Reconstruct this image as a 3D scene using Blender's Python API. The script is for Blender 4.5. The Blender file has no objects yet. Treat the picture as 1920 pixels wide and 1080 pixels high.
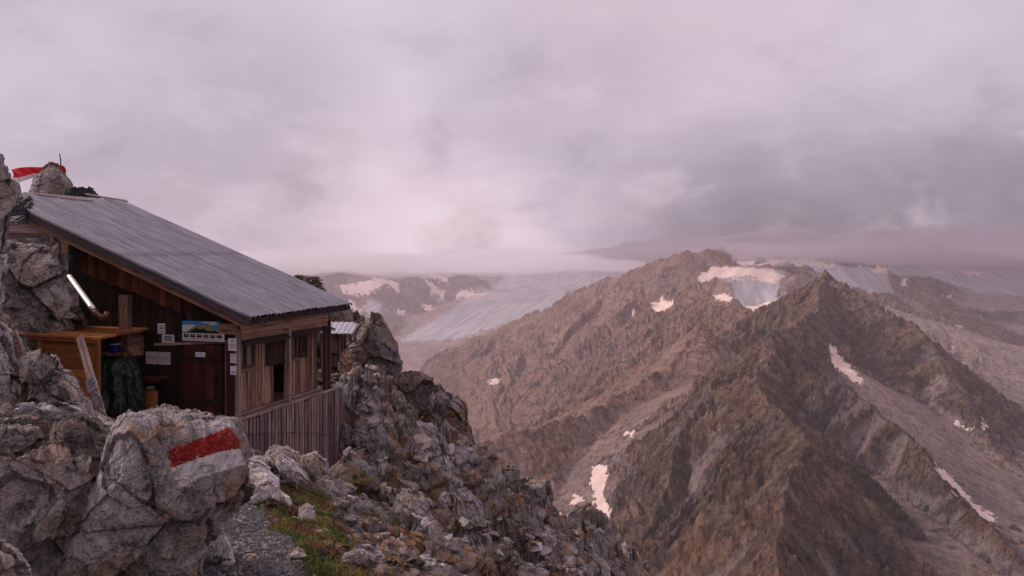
import bpy, bmesh, math, random
import numpy as np, time
_T0 = time.time()
def tick(k): print('TICK', k, round(time.time()-_T0, 1))
from mathutils import Vector, Matrix
S = bpy.context.scene
C = S.collection
F = 1400.0; HZ = 486.0            # focal length and horizon row, in pixels of a 1920-wide frame
Q = 1.0                           # mesh density
# ---------------------------------------------------------------- camera
cam = bpy.data.cameras.new('camera'); co = bpy.data.objects.new('camera', cam); C.objects.link(co)
co.location = (0, 0, 0); co.rotation_euler = (math.radians(90), 0, 0)
cam.sensor_width = 36; cam.lens = F/1920*36; cam.shift_y = (HZ-540)/1920
cam.clip_start = .1; cam.clip_end = 60000
S.camera = co
# ---------------------------------------------------------------- render look
S.view_settings.view_transform = 'Standard'; S.view_settings.look = 'None'
S.view_settings.gamma = 1; S.view_settings.exposure = 0.70
S.render.engine = 'CYCLES'
S.cycles.volume_bounces = 3; S.cycles.max_bounces = 5

# ---------------------------------------------------------------- node helpers
class NT:
    def __init__(s, tree): s.t = tree; s.n = tree.nodes; s.l = tree.links
    def node(s, typ, **kw):
        n = s.n.new(typ)
        for k, v in kw.items():
            if k.startswith('_'): setattr(n, k[1:], v)
            else:
                key = int(k[1:]) if k[0] == 'i' and k[1:].isdigit() else k
                i = n.inputs[key]
                if isinstance(v, bpy.types.NodeSocket): s.l.new(v, i)
                else: i.default_value = v
        return n
    def math(s, op, a, b=0.0, c=0.0, clamp=False):
        return s.node('ShaderNodeMath', _operation=op, _use_clamp=clamp, i0=a, i1=b, i2=c).outputs[0]
    def vmath(s, op, a, b=(0, 0, 0)):
        n = s.node('ShaderNodeVectorMath', _operation=op, i0=a, i1=b)
        return n.outputs['Value'] if op in ('DOT_PRODUCT', 'LENGTH') else n.outputs[0]
    def mix(s, f, a, b, mode='MIX'):
        n = s.n.new('ShaderNodeMix'); n.data_type = 'RGBA'; n.blend_type = mode
        for idx, v in ((0, f), (6, a), (7, b)):
            i = n.inputs[idx]
            if isinstance(v, bpy.types.NodeSocket): s.l.new(v, i)
            else:
                if idx > 0 and len(v) == 3: v = (*v, 1)
                i.default_value = v
        return n.outputs[2]
    def noise(s, vec, scale, detail=4, rough=.55, dist=0.0):
        return s.node('ShaderNodeTexNoise', Vector=vec, Scale=scale, Detail=detail, Roughness=rough, Distortion=dist).outputs[0]
    def ramp(s, f, a, b, lo=0.0, hi=1.0):
        n = s.node('ShaderNodeMapRange', i0=f, i1=a, i2=b, i3=lo, i4=hi); n.interpolation_type = 'SMOOTHSTEP'
        return n.outputs[0]
    def attr(s, name, out='Fac'):
        return s.node('ShaderNodeAttribute', _attribute_name=name).outputs[out]
    def mapping(s, vec, scale=(1, 1, 1), rot=(0, 0, 0), loc=(0, 0, 0)):
        return s.node('ShaderNodeMapping', Vector=vec, Scale=scale, Rotation=rot, Location=loc).outputs[0]
def new_mat(name):
    m = bpy.data.materials.new(name); m.use_nodes = True; m.node_tree.nodes.clear()
    return m, NT(m.node_tree)
def finish(m, t, col, rough=.85, bump=None, bdist=.02, metal=0.0, bstr=1.0, spec=.3):
    p = t.node('ShaderNodeBsdfPrincipled', **{'Base Color': col if isinstance(col, bpy.types.NodeSocket) else (*col, 1), 'Roughness': rough, 'Metallic': metal, 'Specular IOR Level': spec})
    if bump is not None:
        b = t.node('ShaderNodeBump', Height=bump, Distance=bdist, Strength=bstr); t.l.new(b.outputs[0], p.inputs['Normal'])
    o = t.node('ShaderNodeOutputMaterial'); t.l.new(p.outputs[0], o.inputs[0])
    return m

# ---------------------------------------------------------------- world: clouded dusk sky
SUN_EL, SUN_AZ = math.radians(38), math.radians(-75)     # azimuth from +Y towards +X
w = bpy.data.worlds.new('World'); S.world = w; w.use_nodes = True
t = NT(w.node_tree); t.n.clear()
sky = t.node('ShaderNodeTexSky', _sky_type='NISHITA', _sun_disc=False, _sun_elevation=SUN_EL, _sun_rotation=SUN_AZ)
bg1 = t.node('ShaderNodeBackground', Color=sky.outputs[0], Strength=.06)
d = t.node('ShaderNodeTexCoord').outputs['Generated']
sep = t.node('ShaderNodeSeparateXYZ', Vector=d)
zc = t.math('MAXIMUM', sep.outputs[2], -.05)
# clouds flatten towards the horizon
den = t.math('ADD', zc, .36)
cv = t.node('ShaderNodeCombineXYZ', X=t.math('DIVIDE', sep.outputs[0], den), Y=t.math('DIVIDE', sep.outputs[1], den), Z=t.math('MULTIPLY', zc, 2.0)).outputs[0]
n1 = t.noise(cv, .9, 3, .45, .3)
n2 = t.noise(cv, 1.5, 4, .45, .35)
n3 = t.noise(t.mapping(d, (1, 1, 2.0)), 5.0, 5, .5, .4)
def blob(px, py, rad):
    v = Vector(((px-960)/F, 1, (HZ-py)/F)).normalized()
    dt = t.vmath('DOT_PRODUCT', d, tuple(v))
    return t.ramp(dt, math.cos(rad), 1.0)
base = t.mix(t.ramp(n1, .3, .7), (.53, .435, .525), (.70, .595, .70))
base = t.mix(t.math('MULTIPLY', t.ramp(n2, .35, .75), .5), base, (.72, .59, .68))
def tone(base, f, amt, col):
    return t.mix(t.math('MULTIPLY', f, amt), base, col)
base = tone(base, blob(930, -60, .40), .6, (.72, .63, .70))
base = tone(base, blob(1250, 40, .34), .5, (.62, .50, .56))
lowr = t.math('MULTIPLY', t.math('MULTIPLY', t.ramp(sep.outputs[2], .24, .02), t.ramp(sep.outputs[0], .0, .32)), t.ramp(n3, .1, .75, .55, 1.0))
base = t.mix(t.math('MULTIPLY', lowr, .98), base, (.195, .152, .19))
lowl = t.math('MULTIPLY', t.ramp(n3, .42, .62), t.math('MULTIPLY', t.ramp(sep.outputs[2], .14, .03), t.ramp(sep.outputs[0], .18, -.05)))
base = tone(base, lowl, .8, (.84, .69, .79))
base = tone(base, blob(760, 450, .22), .9, (.92, .74, .83))
base = tone(base, t.math('MULTIPLY', blob(430, 300, .26), t.ramp(n2, .3, .6)), .6, (.46, .37, .43))
base = tone(base, t.math('MULTIPLY', blob(960, 200, .30), t.ramp(n2, .6, .35)), .5, (.50, .39, .48))
base = tone(base, t.math('MULTIPLY', blob(870, 450, .07), t.ramp(n3, .4, .6)), .5, (.66, .43, .47))
n4 = t.noise(t.mapping(d, (1, 1, 1.7)), 8.0, 7, .58, .25)
mot = t.math('MULTIPLY', t.ramp(t.math('ABSOLUTE', sep.outputs[2]), .42, .1), 1.0)
base = t.mix(t.math('MULTIPLY', t.ramp(n4, .5, .72), t.math('MULTIPLY', mot, .34)), base, (.84, .70, .79))
base = t.mix(t.math('MULTIPLY', t.ramp(n4, .5, .3), t.math('MULTIPLY', mot, .34)), base, (.30, .235, .29))
base = t.mix(t.math('MULTIPLY', t.math('SUBTRACT', n3, .5), 1.4, 0, True), base, (.80, .66, .74))
base = t.mix(t.ramp(sep.outputs[2], -.02, -.3), base, (.16, .12, .12))
bg2 = t.node('ShaderNodeBackground', Color=base, Strength=.615)
mx = t.node('ShaderNodeMixShader', i0=.95); t.l.new(bg1.outputs[0], mx.inputs[1]); t.l.new(bg2.outputs[0], mx.inputs[2])
wo = t.node('ShaderNodeOutputWorld'); t.l.new(mx.outputs[0], wo.inputs[0])
# ---------------------------------------------------------------- sun (veiled)
sl = bpy.data.lights.new('sun', 'SUN'); so = bpy.data.objects.new('sun', sl); C.objects.link(so)
sl.energy = 1.5; sl.angle = math.radians(14); sl.color = (1, .84, .78)
sd = Vector((math.sin(SUN_AZ)*math.cos(SUN_EL), math.cos(SUN_AZ)*math.cos(SUN_EL), math.sin(SUN_EL)))
so.rotation_euler = (-sd).to_track_quat('-Z', 'Y').to_euler()

# ================================================================ helpers
def P(px, py, dep):                 # a photo measure plus a distance -> a place in the world
    return ((px-960)/F*dep, float(dep), (HZ-py)/F*dep)
def tag(o, label=None, cat=None, group=None, kind=None):
    if label: o['label'] = label
    if cat: o['category'] = cat
    if group: o['group'] = group
    if kind: o['kind'] = kind
    return o
def mesh_np(name, V, Fc, mat, parent=None, attrs=None, smooth=False, origin=None):
    """V (n,3); Fc (m,k) int array or list of arrays"""
    V = np.asarray(V, dtype=np.float64)
    if origin is not None: V = V-np.asarray(origin)
    if not isinstance(Fc, list): Fc = [Fc]
    me = bpy.data.meshes.new(name)
    nf = sum(len(f) for f in Fc); nl = sum(f.size for f in Fc)
    me.vertices.add(len(V)); me.vertices.foreach_set('co', V.astype(np.float32).ravel())
    me.loops.add(nl); me.polygons.add(nf)
    me.loops.foreach_set('vertex_index', np.concatenate([f.ravel() for f in Fc]).astype(np.int32))
    tot = np.concatenate([np.full(len(f), f.shape[1]) for f in Fc]); st = np.concatenate([[0], np.cumsum(tot)[:-1]])
    me.polygons.foreach_set('loop_start', st.astype(np.int32)); 
    me.update(calc_edges=True)
    for k, a in (attrs or {}).items():
        a = np.asarray(a, dtype=np.float32)
        at = me.attributes.new(k, 'FLOAT' if a.ndim == 1 else 'FLOAT_VECTOR', 'POINT')
        at.data.foreach_set('value' if a.ndim == 1 else 'vector', a.ravel())
    me.polygons.foreach_set('use_smooth', np.full(nf, smooth, dtype=bool))
    if mat: me.materials.append(mat)
    me.validate()
    o = bpy.data.objects.new(name, me); C.objects.link(o)
    if parent is not None: o.parent = parent
    if origin is not None: o.location = origin
    return o
def grid_faces(nr, nc):
    i = np.arange((nr-1)*(nc-1)); r = i//(nc-1); c = i % (nc-1); a = r*nc+c
    return np.stack([a, a+1, a+nc+1, a+nc], 1)
# ---- numpy noise
U32 = np.uint32
def _hi(ix, iy, s):
    h = ix.astype(np.int32).view(U32)*U32(374761393)+iy.astype(np.int32).view(U32)*U32(668265263)+U32((s*1442695041) & 0xffffffff)
    h = (h ^ (h >> U32(13)))*U32(1274126177); h = (h ^ (h >> U32(15)))*U32(2246822519)
    return h ^ (h >> U32(16))
def _h(ix, iy, s): return (_hi(ix, iy, s) & U32(0xffffff)).astype(np.float32)*np.float32(1/0xffffff)
_ga = np.arange(1024)*(2*np.pi/1024); _gc = np.cos(_ga).astype(np.float32); _gs = np.sin(_ga).astype(np.float32)
def vn(x, y, s=0):
    x = np.asarray(x, dtype=np.float32); y = np.asarray(y, dtype=np.float32)
    ix = np.floor(x); iy = np.floor(y); fx = x-ix; fy = y-iy; ix = ix.astype(np.int32); iy = iy.astype(np.int32)
    ux = fx*fx*fx*(fx*(fx*6-15)+10); uy = fy*fy*fy*(fy*(fy*6-15)+10)
    def g(a, b):
        k = (_hi(ix+np.int32(a), iy+np.int32(b), s) & U32(1023)).astype(np.int32)
        return _gc[k]*(fx-a)+_gs[k]*(fy-b)
    return 1.4*((g(0, 0)*(1-ux)+g(1, 0)*ux)*(1-uy)+(g(0, 1)*(1-ux)+g(1, 1)*ux)*uy)
def fbm(x, y, s=0, o=5, r=.5):
    a = 1; t_ = 0
    for i in range(o):
        t_ = t_+a*vn(x, y, s+i*17); x = x*2.03+11.3; y = y*2.03-7.7; a *= r
    return t_
def ridged(x, y, s=0, o=5, r=.5):
    a = 1; t_ = 0; w_ = 1
    for i in range(o):
        n = 1-np.abs(vn(x, y, s+i*31)); n = n*n*w_; t_ = t_+a*n; w_ = np.clip(n*1.6, 0, 1)
        x = x*2.1+3.1; y = y*2.1+9.2; a *= r
    return t_
def sst(x, a, b):
    t_ = np.clip((x-a)/(b-a), 0, 1); return t_*t_*(3-2*t_)
def vor2(x, y, s=0):
    x = np.asarray(x, dtype=np.float32); y = np.asarray(y, dtype=np.float32)
    fx_ = np.floor(x); fy_ = np.floor(y); x = x-fx_; y = y-fy_; ix = fx_.astype(np.int32); iy = fy_.astype(np.int32)
    f1 = np.full(x.shape, 9., np.float32); f2 = f1.copy(); cid = np.zeros(x.shape, U32); dx = np.zeros_like(f1); dy = np.zeros_like(f1); K = np.float32(1/4095)
    for a in (-1, 0, 1):
        for b in (-1, 0, 1):
            h = _hi(ix+np.int32(a), iy+np.int32(b), s)
            ex = x-(a+(h & U32(4095)).astype(np.float32)*K); ey = y-(b+((h >> U32(12)) & U32(4095)).astype(np.float32)*K); dd = ex*ex+ey*ey
            m = dd < f1
            f2 = np.where(m, f1, np.minimum(f2, dd)); f1 = np.where(m, dd, f1)
            cid = np.where(m, h, cid); dx = np.where(m, ex, dx); dy = np.where(m, ey, dy)
    rr = [((cid*U32(c_) >> U32(9)) & U32(0xffff)).astype(np.float32)/65535 for c_ in (2654435761, 2246822519, 3266489917)]
    return rr, dx, dy, np.sqrt(f2)-np.sqrt(f1)
def blocks(x, y, sc, s=0, an=1.0, ang=0.0, tilt=.9, warp=.16, edge=.22):
    """angular broken-rock relief (height in units of sc), per-block tone, crack mask"""
    ca, sa = math.cos(ang), math.sin(ang)
    u = (ca*x+sa*y)/sc; v = (-sa*x+ca*y)/sc/an
    u = u+warp*fbm(u*1.3, v*1.3, s+5, 3); v = v+warp*fbm(u*1.3+9, v*1.3, s+6, 3)
    (cid, r1, r2), dx, dy, e = vor2(u, v, s)
    h = ((cid-.5)*.8+.25+tilt*((r1-.5)*dx+(r2-.5)*dy*an))*(.12+.88*np.clip(e/edge, 0, 1))-.2
    return h, r1, e
def vor3(p, s=0):
    p = p.astype(np.float32); i0 = np.floor(p); fr = p-i0; i0 = i0.astype(np.int32); n = len(p); K = np.float32(1/1023)
    f1 = np.full(n, 9., np.float32); f2 = f1.copy(); cid = np.zeros(n, U32); dl = np.zeros((n, 3), np.float32)
    for a in (-1, 0, 1):
        for b in (-1, 0, 1):
            for c in (-1, 0, 1):
                h = _hi(i0[:, 0]+np.int32(a)+(i0[:, 2]+np.int32(c))*np.int32(131), i0[:, 1]+np.int32(b), s)
                e = np.stack([fr[:, 0]-(a+(h & U32(1023)).astype(np.float32)*K), fr[:, 1]-(b+((h >> U32(10)) & U32(1023)).astype(np.float32)*K), fr[:, 2]-(c+((h >> U32(20)) & U32(1023)).astype(np.float32)*K)], 1)
                dd = (e*e).sum(1); m = dd < f1
                f2 = np.where(m, f1, np.minimum(f2, dd)); f1 = np.where(m, dd, f1); cid = np.where(m, h, cid); dl[m] = e[m]
    rr = [((cid*U32(c_) >> U32(9)) & U32(0xffff)).astype(np.float32)/65535 for c_ in (2654435761, 2246822519, 3266489917, 668265263)]
    return rr, dl, np.sqrt(f2)-np.sqrt(f1)
def rbf_fit(pts):
    pts = np.array(pts, float); xy = pts[:, :2]; n = len(xy)
    D = np.sqrt(((xy[:, None]-xy[None])**2).sum(2)); A = np.zeros((n+3, n+3))
    A[:n, :n] = D+np.eye(n)*1e-6; A[:n, n] = 1; A[:n, n+1:] = xy; A[n, :n] = 1; A[n+1:, :n] = xy.T
    wv = np.linalg.solve(A, np.concatenate([pts[:, 2], [0, 0, 0]]))
    def f(x, y):
        r = wv[n]+wv[n+1]*x+wv[n+2]*y
        for k in range(n): r = r+wv[k]*np.sqrt((x-xy[k, 0])**2+(y-xy[k, 1])**2+1e-9)
        return r
    return f
def inpoly(px, py, poly):
    r = np.zeros(px.shape, bool); n = len(poly)
    for i in range(n):
        x1, y1 = poly[i]; x2, y2 = poly[(i+1) % n]
        if y1 == y2: continue
        c = ((y1 > py) != (y2 > py)) & (px < (x2-x1)*(py-y1)/(y2-y1)+x1)
        r ^= c
    return r

# ================================================================ materials
def rock_mat(name, k=1.0, ochre=.35, bd=.02, pale=1.0, lichen=.5, mossy=0.0, dark=1.0):
    m, t = new_mat(name)
    g = t.node('ShaderNodeNewGeometry').outputs['Position']
    big = t.noise(g, .7*k, 4, .55, .4); mid = t.noise(g, 3.2*k, 6, .65, .5); fine = t.noise(g, 22*k, 6, .72); sp = t.noise(g, 70*k, 3, .7)
    c = t.mix(t.ramp(big, .35, .65), tuple(np.array((.56, .53, .54))*pale), tuple(np.array((.31, .255, .225))*pale))
    c = t.mix(t.math('MULTIPLY', t.ramp(t.noise(t.mapping(g, loc=(5, 9, 2)), 1.9*k, 5, .65, .8), .455, .64), t.math('MULTIPLY', 1.0, min(1.0, ochre*.85))), c, (.42, .24, .12))
    c = t.mix(t.math('MULTIPLY', t.ramp(t.noise(t.mapping(g, loc=(15, 1, 7)), 5*k, 6, .7), .56, .66), .35), c, (.26, .26, .12))
    tone_ = t.attr('tone')
    c = t.mix(1.0, c, t.mix(tone_, (.58, .56, .58), (1.3, 1.26, 1.22)), 'MULTIPLY')
    c = t.mix(t.math('MULTIPLY', t.ramp(mid, .52, .62), t.math('MULTIPLY', 1.0, min(1.0, lichen*1.25))), c, (.045, .04, .038))
    c = t.mix(t.math('MULTIPLY', t.ramp(fine, .54, .70), .7), c, (.07, .058, .052))
    c = t.mix(t.math('MULTIPLY', t.ramp(sp, .55, .7), .5), c, (.55, .52, .52))
    c = t.mix(t.math('MULTIPLY', t.attr('crack'), .95), c, (.018, .015, .013))
    if mossy:
        c = t.mix(t.math('MULTIPLY', t.math('MULTIPLY', t.attr('moss'), t.ramp(t.noise(g, 5*k, 5, .6), .4, .55)), mossy), c, (.07, .075, .022))
    if dark != 1: c = t.mix(1.0, c, (dark, dark, dark), 'MULTIPLY')
    bmp = t.math('ADD', t.math('MULTIPLY', mid, 2.2), t.math('ADD', t.math('MULTIPLY', fine, 1.0), t.math('MULTIPLY', sp, .25)))
    v = t.node('ShaderNodeTexVoronoi', _feature='DISTANCE_TO_EDGE', Vector=t.mapping(g, (1, 1, 1.4), (.4, .7, .2)), Scale=3.5*k).outputs[0]
    bmp = t.math('ADD', bmp, t.math('MULTIPLY', t.ramp(v, 0, .06), .35))
    return finish(m, t, c, .9, bmp, bd*1.7, spec=.2)
def flat_mat(name, col, rough=.8, metal=0.0, var=.15, sc=6, bump=.0):
    m, t = new_mat(name)
    g = t.node('ShaderNodeTexCoord').outputs['Object']
    n = t.noise(g, sc, 5, .6)
    c = t.mix(n, tuple(np.array(col)*(1-var)), tuple(np.array(col)*(1+var)))
    return finish(m, t, c, rough, n, bump, metal)
def wood_mat(name, a, b, darkk=.5, rough=.75, stain=.4):
    m, t = new_mat(name)
    gc = t.attr('gc', 'Vector'); rnd = t.attr('rnd')
    ofs = t.node('ShaderNodeCombineXYZ', X=t.math('MULTIPLY', rnd, 37.0), Y=t.math('MULTIPLY', rnd, 91.0), Z=t.math('MULTIPLY', rnd, 53.0)).outputs[0]
    v = t.vmath('ADD', gc, ofs)
    gr = t.noise(t.mapping(v, (28, 28, 1.6)), 1, 5, .6, .6)
    lg = t.noise(t.mapping(v, (2.5, 2.5, .8)), 1, 5, .6)
    kn = t.node('ShaderNodeTexVoronoi', Vector=t.mapping(v, (6, 6, 1.8)), Scale=1.0).outputs[0]
    c = t.mix(t.ramp(gr, .3, .7), a, b)
    c = t.mix(1.0, c, t.mix(rnd, (.52, .50, .50), (1.38, 1.32, 1.28)), 'MULTIPLY')
    c = t.mix(t.math('MULTIPLY', t.ramp(lg, .45, .75), stain), c, tuple(np.array(a)*.35))
    c = t.mix(t.math('MULTIPLY', t.ramp(kn, .16, .07), darkk), c, tuple(np.array(a)*.18))
    return finish(m, t, c, rough, t.math('ADD', gr, t.math('MULTIPLY', lg, .4)), .006, spec=.25)
M = {}
M['near'] = rock_mat('weathered_granite', 1.0, .5, .03, 1.2, .45, .8)
M['boulder'] = rock_mat('speckled_granite', 1.9, .6, .022, 1.25, .5, .8)
M['slab'] = rock_mat('pale_slab_stone', 2.2, .12, .012, 1.5, .25)
M['cliff'] = rock_mat('lichened_cliff_rock', .9, 1.25, .04, .85, .4, .6)
M['pinn'] = rock_mat('brown_pinnacle_rock', .8, 1.1, .03, 1.0, .2)
M['rust'] = rock_mat('rusty_rock', .8, 1.6, .04, .8, .3)
M['wood_grey'] = wood_mat('weathered_grey_wood', (.13, .085, .08), (.42, .31, .295))
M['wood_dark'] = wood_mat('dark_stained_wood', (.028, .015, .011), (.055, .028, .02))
M['wood_red'] = wood_mat('reddish_cladding_wood', (.12, .04, .02), (.22, .075, .035), .7)
M['wood_tan'] = wood_mat('weathered_tan_boards', (.13, .068, .046), (.43, .265, .20), .9)
M['wood_door'] = wood_mat('dark_red_door_wood', (.05, .014, .009), (.085, .024, .014), .3)
M['pine'] = wood_mat('orange_pine', (.33, .12, .035), (.50, .20, .07), .5, .6)
M['wood_slate'] = wood_mat('slate_grey_wood', (.085, .075, .08), (.17, .15, .16), .3)
M['wood_brown'] = wood_mat('brown_post_wood', (.075, .035, .026), (.13, .06, .045), .4)
M['pinelog'] = wood_mat('cut_firewood', (.45, .25, .14), (.62, .40, .25), .3)

# ================================================================ far terrain
RIDGES = [  # crest points (px, py, distance), slope left of travel, slope right, rib spacing, rib depth
 dict(p=[(1555,520,1500),(1520,540,1560),(1475,566,1640),(1410,592,1720),(1373,566,1850),(1335,560,2000),(1290,540,2300)], s=(.8,1.0), L=45, A=16),
 dict(p=[(1555,520,1500),(1600,546,1450),(1690,610,1350),(1740,655,1290),(1775,715,1220),(1840,800,1120),(1925,905,1000),(2050,1000,900)], s=(.85,.75), L=40, A=18),
 dict(p=[(1555,520,1500),(1530,582,1330),(1488,622,1180),(1440,636,1000),(1432,700,900),(1440,760,820),(1500,800,740),(1540,852,640),(1500,900,590),(1480,1000,520),(1450,1100,470)], s=(1.15,.95), L=30, A=16),
 dict(p=[(1440,636,1000),(1395,690,970),(1340,725,945),(1300,790,900),(1268,860,860),(1245,930,820),(1195,1025,760)], s=(1.3,.9), L=26, A=10),
 dict(p=[(1500,700,930),(1580,730,900),(1650,778,850),(1715,842,800),(1790,932,720),(1880,1022,640),(1960,1110,580)], s=(1.0,.9), L=30, A=14),
 dict(p=[(1310,608,1320),(1250,690,1260),(1180,735,1210),(1100,772,1160),(1000,806,1100),(920,832,1060),(820,850,1000)], s=(.85,.75), L=50, A=7, cg=.5),
 dict(p=[(1310,608,1320),(1345,640,1420),(1400,618,1600)], s=(.9,.9), L=40, A=4, cg=.1),
 dict(p=[(1350,476,2900),(1305,470,2850),(1255,480,2850),(1200,505,2900),(1120,535,3000),(1065,555,3050),(1045,580,3100),(1000,592,3250),(945,612,3350)], s=(.55,.42), L=130, A=22, cg=.55),
 dict(p=[(1350,476,2900),(1400,492,2900),(1480,486,3000),(1560,490,3300),(1700,480,4500),(1950,476,5200),(2300,470,5500)], s=(.55,.5), L=130, A=14),
 dict(p=[(1200,560,2450),(1165,590,2420),(1130,618,2400),(1085,655,2350)], s=(.75,.65), L=60, A=14),
 dict(p=[(1260,545,2500),(1240,600,2300),(1215,640,2150),(1180,672,2080)], s=(.6,.8), L=60, A=16),
 dict(p=[(1640,556,2500),(1750,598,2350),(1850,645,2150),(1925,700,1950),(2050,760,1800)], s=(.6,.5), L=70, A=16),
 dict(p=[(1650,560,3300),(1700,548,3300),(1740,556,3250),(1785,582,3150),(1850,590,3200),(1930,588,3200),(2050,585,3200)], s=(1.0,1.2), L=70, A=22),
 dict(p=[(480,520,7000),(540,512,7000),(582,498,7000),(612,515,6900),(650,505,7000),(700,500,7200),(760,505,7400),(800,498,7600),(850,512,7600),(905,535,7300),(950,552,7000)], s=(.35,.33), L=260, A=60),
 dict(p=[(700,500,7200),(690,560,6200),(720,600,5400),(745,630,4900)], s=(.3,.3), L=240, A=50),
 dict(p=[(582,498,7000),(600,560,5800),(640,620,4700),(700,680,3700)], s=(.35,.35), L=240, A=50),
 dict(p=[(1050,505,9500),(1130,490,9500),(1180,495,9300),(1250,480,9000)], s=(.25,.25), L=300, A=60),
]
LOW = [(760,637,4300),(900,600,4800),(1000,576,5300),(1040,548,6500),(960,530,9000),(850,545,8200),(1100,520,9500),(830,585,5500),
 (760,665,3900),(765,700,3500),(830,705,3200),(880,730,2900),(960,705,2750),(1010,655,2950),(1100,625,2850),(1210,600,2750),
 (1000,760,2320),(1100,700,2420),(1200,672,2320),(1240,642,2380),(1000,840,2050),(1120,795,1950),(1240,705,1850),(1320,645,1900),
 (1700,525,4200),(1910,545,3900),(1600,508,5000),(1560,515,3800),(1500,500,3200),(1400,502,2750),(1440,540,2500),(1420,590,2250),(1345,508,2700),(1470,515,2650),
 (1640,575,2300),(1750,625,2000),(1850,690,1800),(1925,770,1600),(1800,740,1500),(1650,640,1650),(1930,980,860),(1880,880,1040),(1900,820,1200),
 (1750,645,2700),(1890,655,2750),(1930,640,3000),(1680,600,2900),(1600,690,1150),(1700,830,900),(1800,960,730),
 (1120,905,985),(1150,1000,885),(1185,1045,820),(1260,1085,740),(1345,708,1060),(1400,1085,600),(1350,990,740),(1310,940,860),
 (960,1500,420),(1200,1500,420),(700,1500,420),(1500,1350,430),(1900,1400,430),(600,760,3000),(500,700,5000),(300,700,3000),(0,700,3000),(0,600,7000),(600,1300,800),(300,1100,1200),(2300,700,2000),(2300,520,6000),(1500,490,9000),(2000,490,9000),(700,500,11000),(1500,484,14000),(300,500,12000)]
low_f = rbf_fit([P(*q) for q in LOW])
def far_height(x, y):
    r = np.sqrt(x*x+y*y); k = np.clip(r/1500, .35, 3)
    fw = sst(r, 1800, 2600)
    wx = x+(1-fw)*14*fbm(x/170, y/170, 3, 4)+fw*34*fbm(x/420, y/420, 5, 4); wy = y+(1-fw)*14*fbm(x/170+40, y/170, 4, 4)+fw*34*fbm(x/420, y/420+30, 6, 4)
    H = low_f(x, y)+2.0*k*fbm(x/90, y/90, 12, 6, .6)
    Hb = H.copy(); crv = x*.9-y*.44; dbv = y*.9+x*.44
    fo = sst(y, 1650, 1850)*sst(y, 3200, 2700)*sst(x, 1500, 900)*sst(x/y, -.08, .02); H = H+fo*(20*(ridged(crv/150+.4*fbm(x/400, y/400, 7, 3), dbv/900, 8, 5, .5)-.8)+6*(ridged(crv/40, dbv/260, 9, 4, .5)-.8)+14*fbm(x/260, y/260, 10, 3))
    own = np.full(x.shape, -1.); crg = np.zeros(x.shape)
    crv = crv/(1+fw*2); dbv = dbv/(1+fw*2)
    for i, R in enumerate(RIDGES):
        pts = [P(*q) for q in R['p']]
        rd = np.mean([q[2] for q in R['p']]); kk = rd/1000
        s0 = 0; A0 = np.array(pts); mg = 900*max(1, kk*.8)
        box = np.nonzero((x > A0[:, 0].min()-mg) & (x < A0[:, 0].max()+mg) & (y > A0[:, 1].min()-mg) & (y < A0[:, 1].max()+mg))[0]
        WX, WY = wx[box], wy[box]
        bd = np.full(box.shape, 1e9); bz = np.zeros(box.shape); bs = np.zeros(box.shape); bside = np.zeros(box.shape)
        for sg, (a, b) in enumerate(zip(pts[:-1], pts[1:])):
            ex, ey = b[0]-a[0], b[1]-a[1]; L = math.hypot(ex, ey)
            tu = ((WX-a[0])*ex+(WY-a[1])*ey)/(L*L); tt = np.clip(tu, 0, 1); tu = np.clip(tu, -9 if sg == 0 else 0, 9 if sg == len(pts)-2 else 1)
            dx = WX-(a[0]+tt*ex); dy = WY-(a[1]+tt*ey); dd = np.sqrt(dx*dx+dy*dy)
            m = dd < bd
            bd = np.where(m, dd, bd); bz = np.where(m, a[2]+tt*(b[2]-a[2]), bz); bs = np.where(m, s0+tu*L, bs)
            bside = np.where(m, np.sign(ex*dy-ey*dx), bside); s0 += L
        m = bd < 900*max(1, kk*.8)
        sl_ = np.where(bside > 0, R['s'][0], R['s'][1])
        LL = R['L']; A = R['A']
        mm = m
        cr = bs[mm]; db = bd[mm]
        jag = 3.5*kk*ridged(cr/(30*kk), db/(90*kk), 50+i, 4)-2.8*kk
        ang = cr+db*.15*np.sin(cr/(LL*3.2)+i)+.5*LL*fbm(cr/LL*.7, db/(LL*2.5), 80+i, 4)
        rib = ridged(ang/(LL*1.35), db/(LL*7), 60+i, 4, .5)-.75
        rib2 = ridged(ang/(LL*.32)+5, db/(LL*2.2), 90+i, 3, .5)-.7
        amp = 1.9*A*np.clip(db/(LL*1.8), .06, 1)
        conc = db*sl_[mm]*(1-.18*sst(db, 60*kk, 400*kk))
        hh = bz[mm]-conc+jag*np.exp(-db/(20*kk))+(rib-.22)*amp+rib2*amp*.24
        crag = R.get('cg', 1.0)*sst(rib+.30*fbm(ang/(LL*.22), db/(LL*.7), 120+i, 4, .6)+.35*np.exp(-db/(45*kk))-.04, .08, .2)
        hh = hh+crag*min(kk, 1.7)*(1.5+3.5*ridged(ang/(LL*.2), db/(LL*.35), 130+i, 4, .55)*R.get('cg', 1.0))
        gi = box[mm]; Hg = H[gi]; kf = 5*kk; dlt = np.clip(.5+.5*(hh-Hg)/kf, 0, 1)
        upm = hh > Hg; own[gi[upm]] = i; crg[gi[upm]] = crag[upm]; crv[gi[upm]] = ang[upm]/kk+i*333.; dbv[gi[upm]] = db[upm]/kk
        H[gi] = np.where(hh > Hg-kf, Hg*(1-dlt)+hh*dlt+kf*dlt*(1-dlt), Hg)
    rocky = sst(H-Hb, 2, 22)
    nearm = r < 2700; farm = r > 1700; t1 = np.full(x.shape, .5, np.float32); dH = np.zeros(x.shape)
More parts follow.
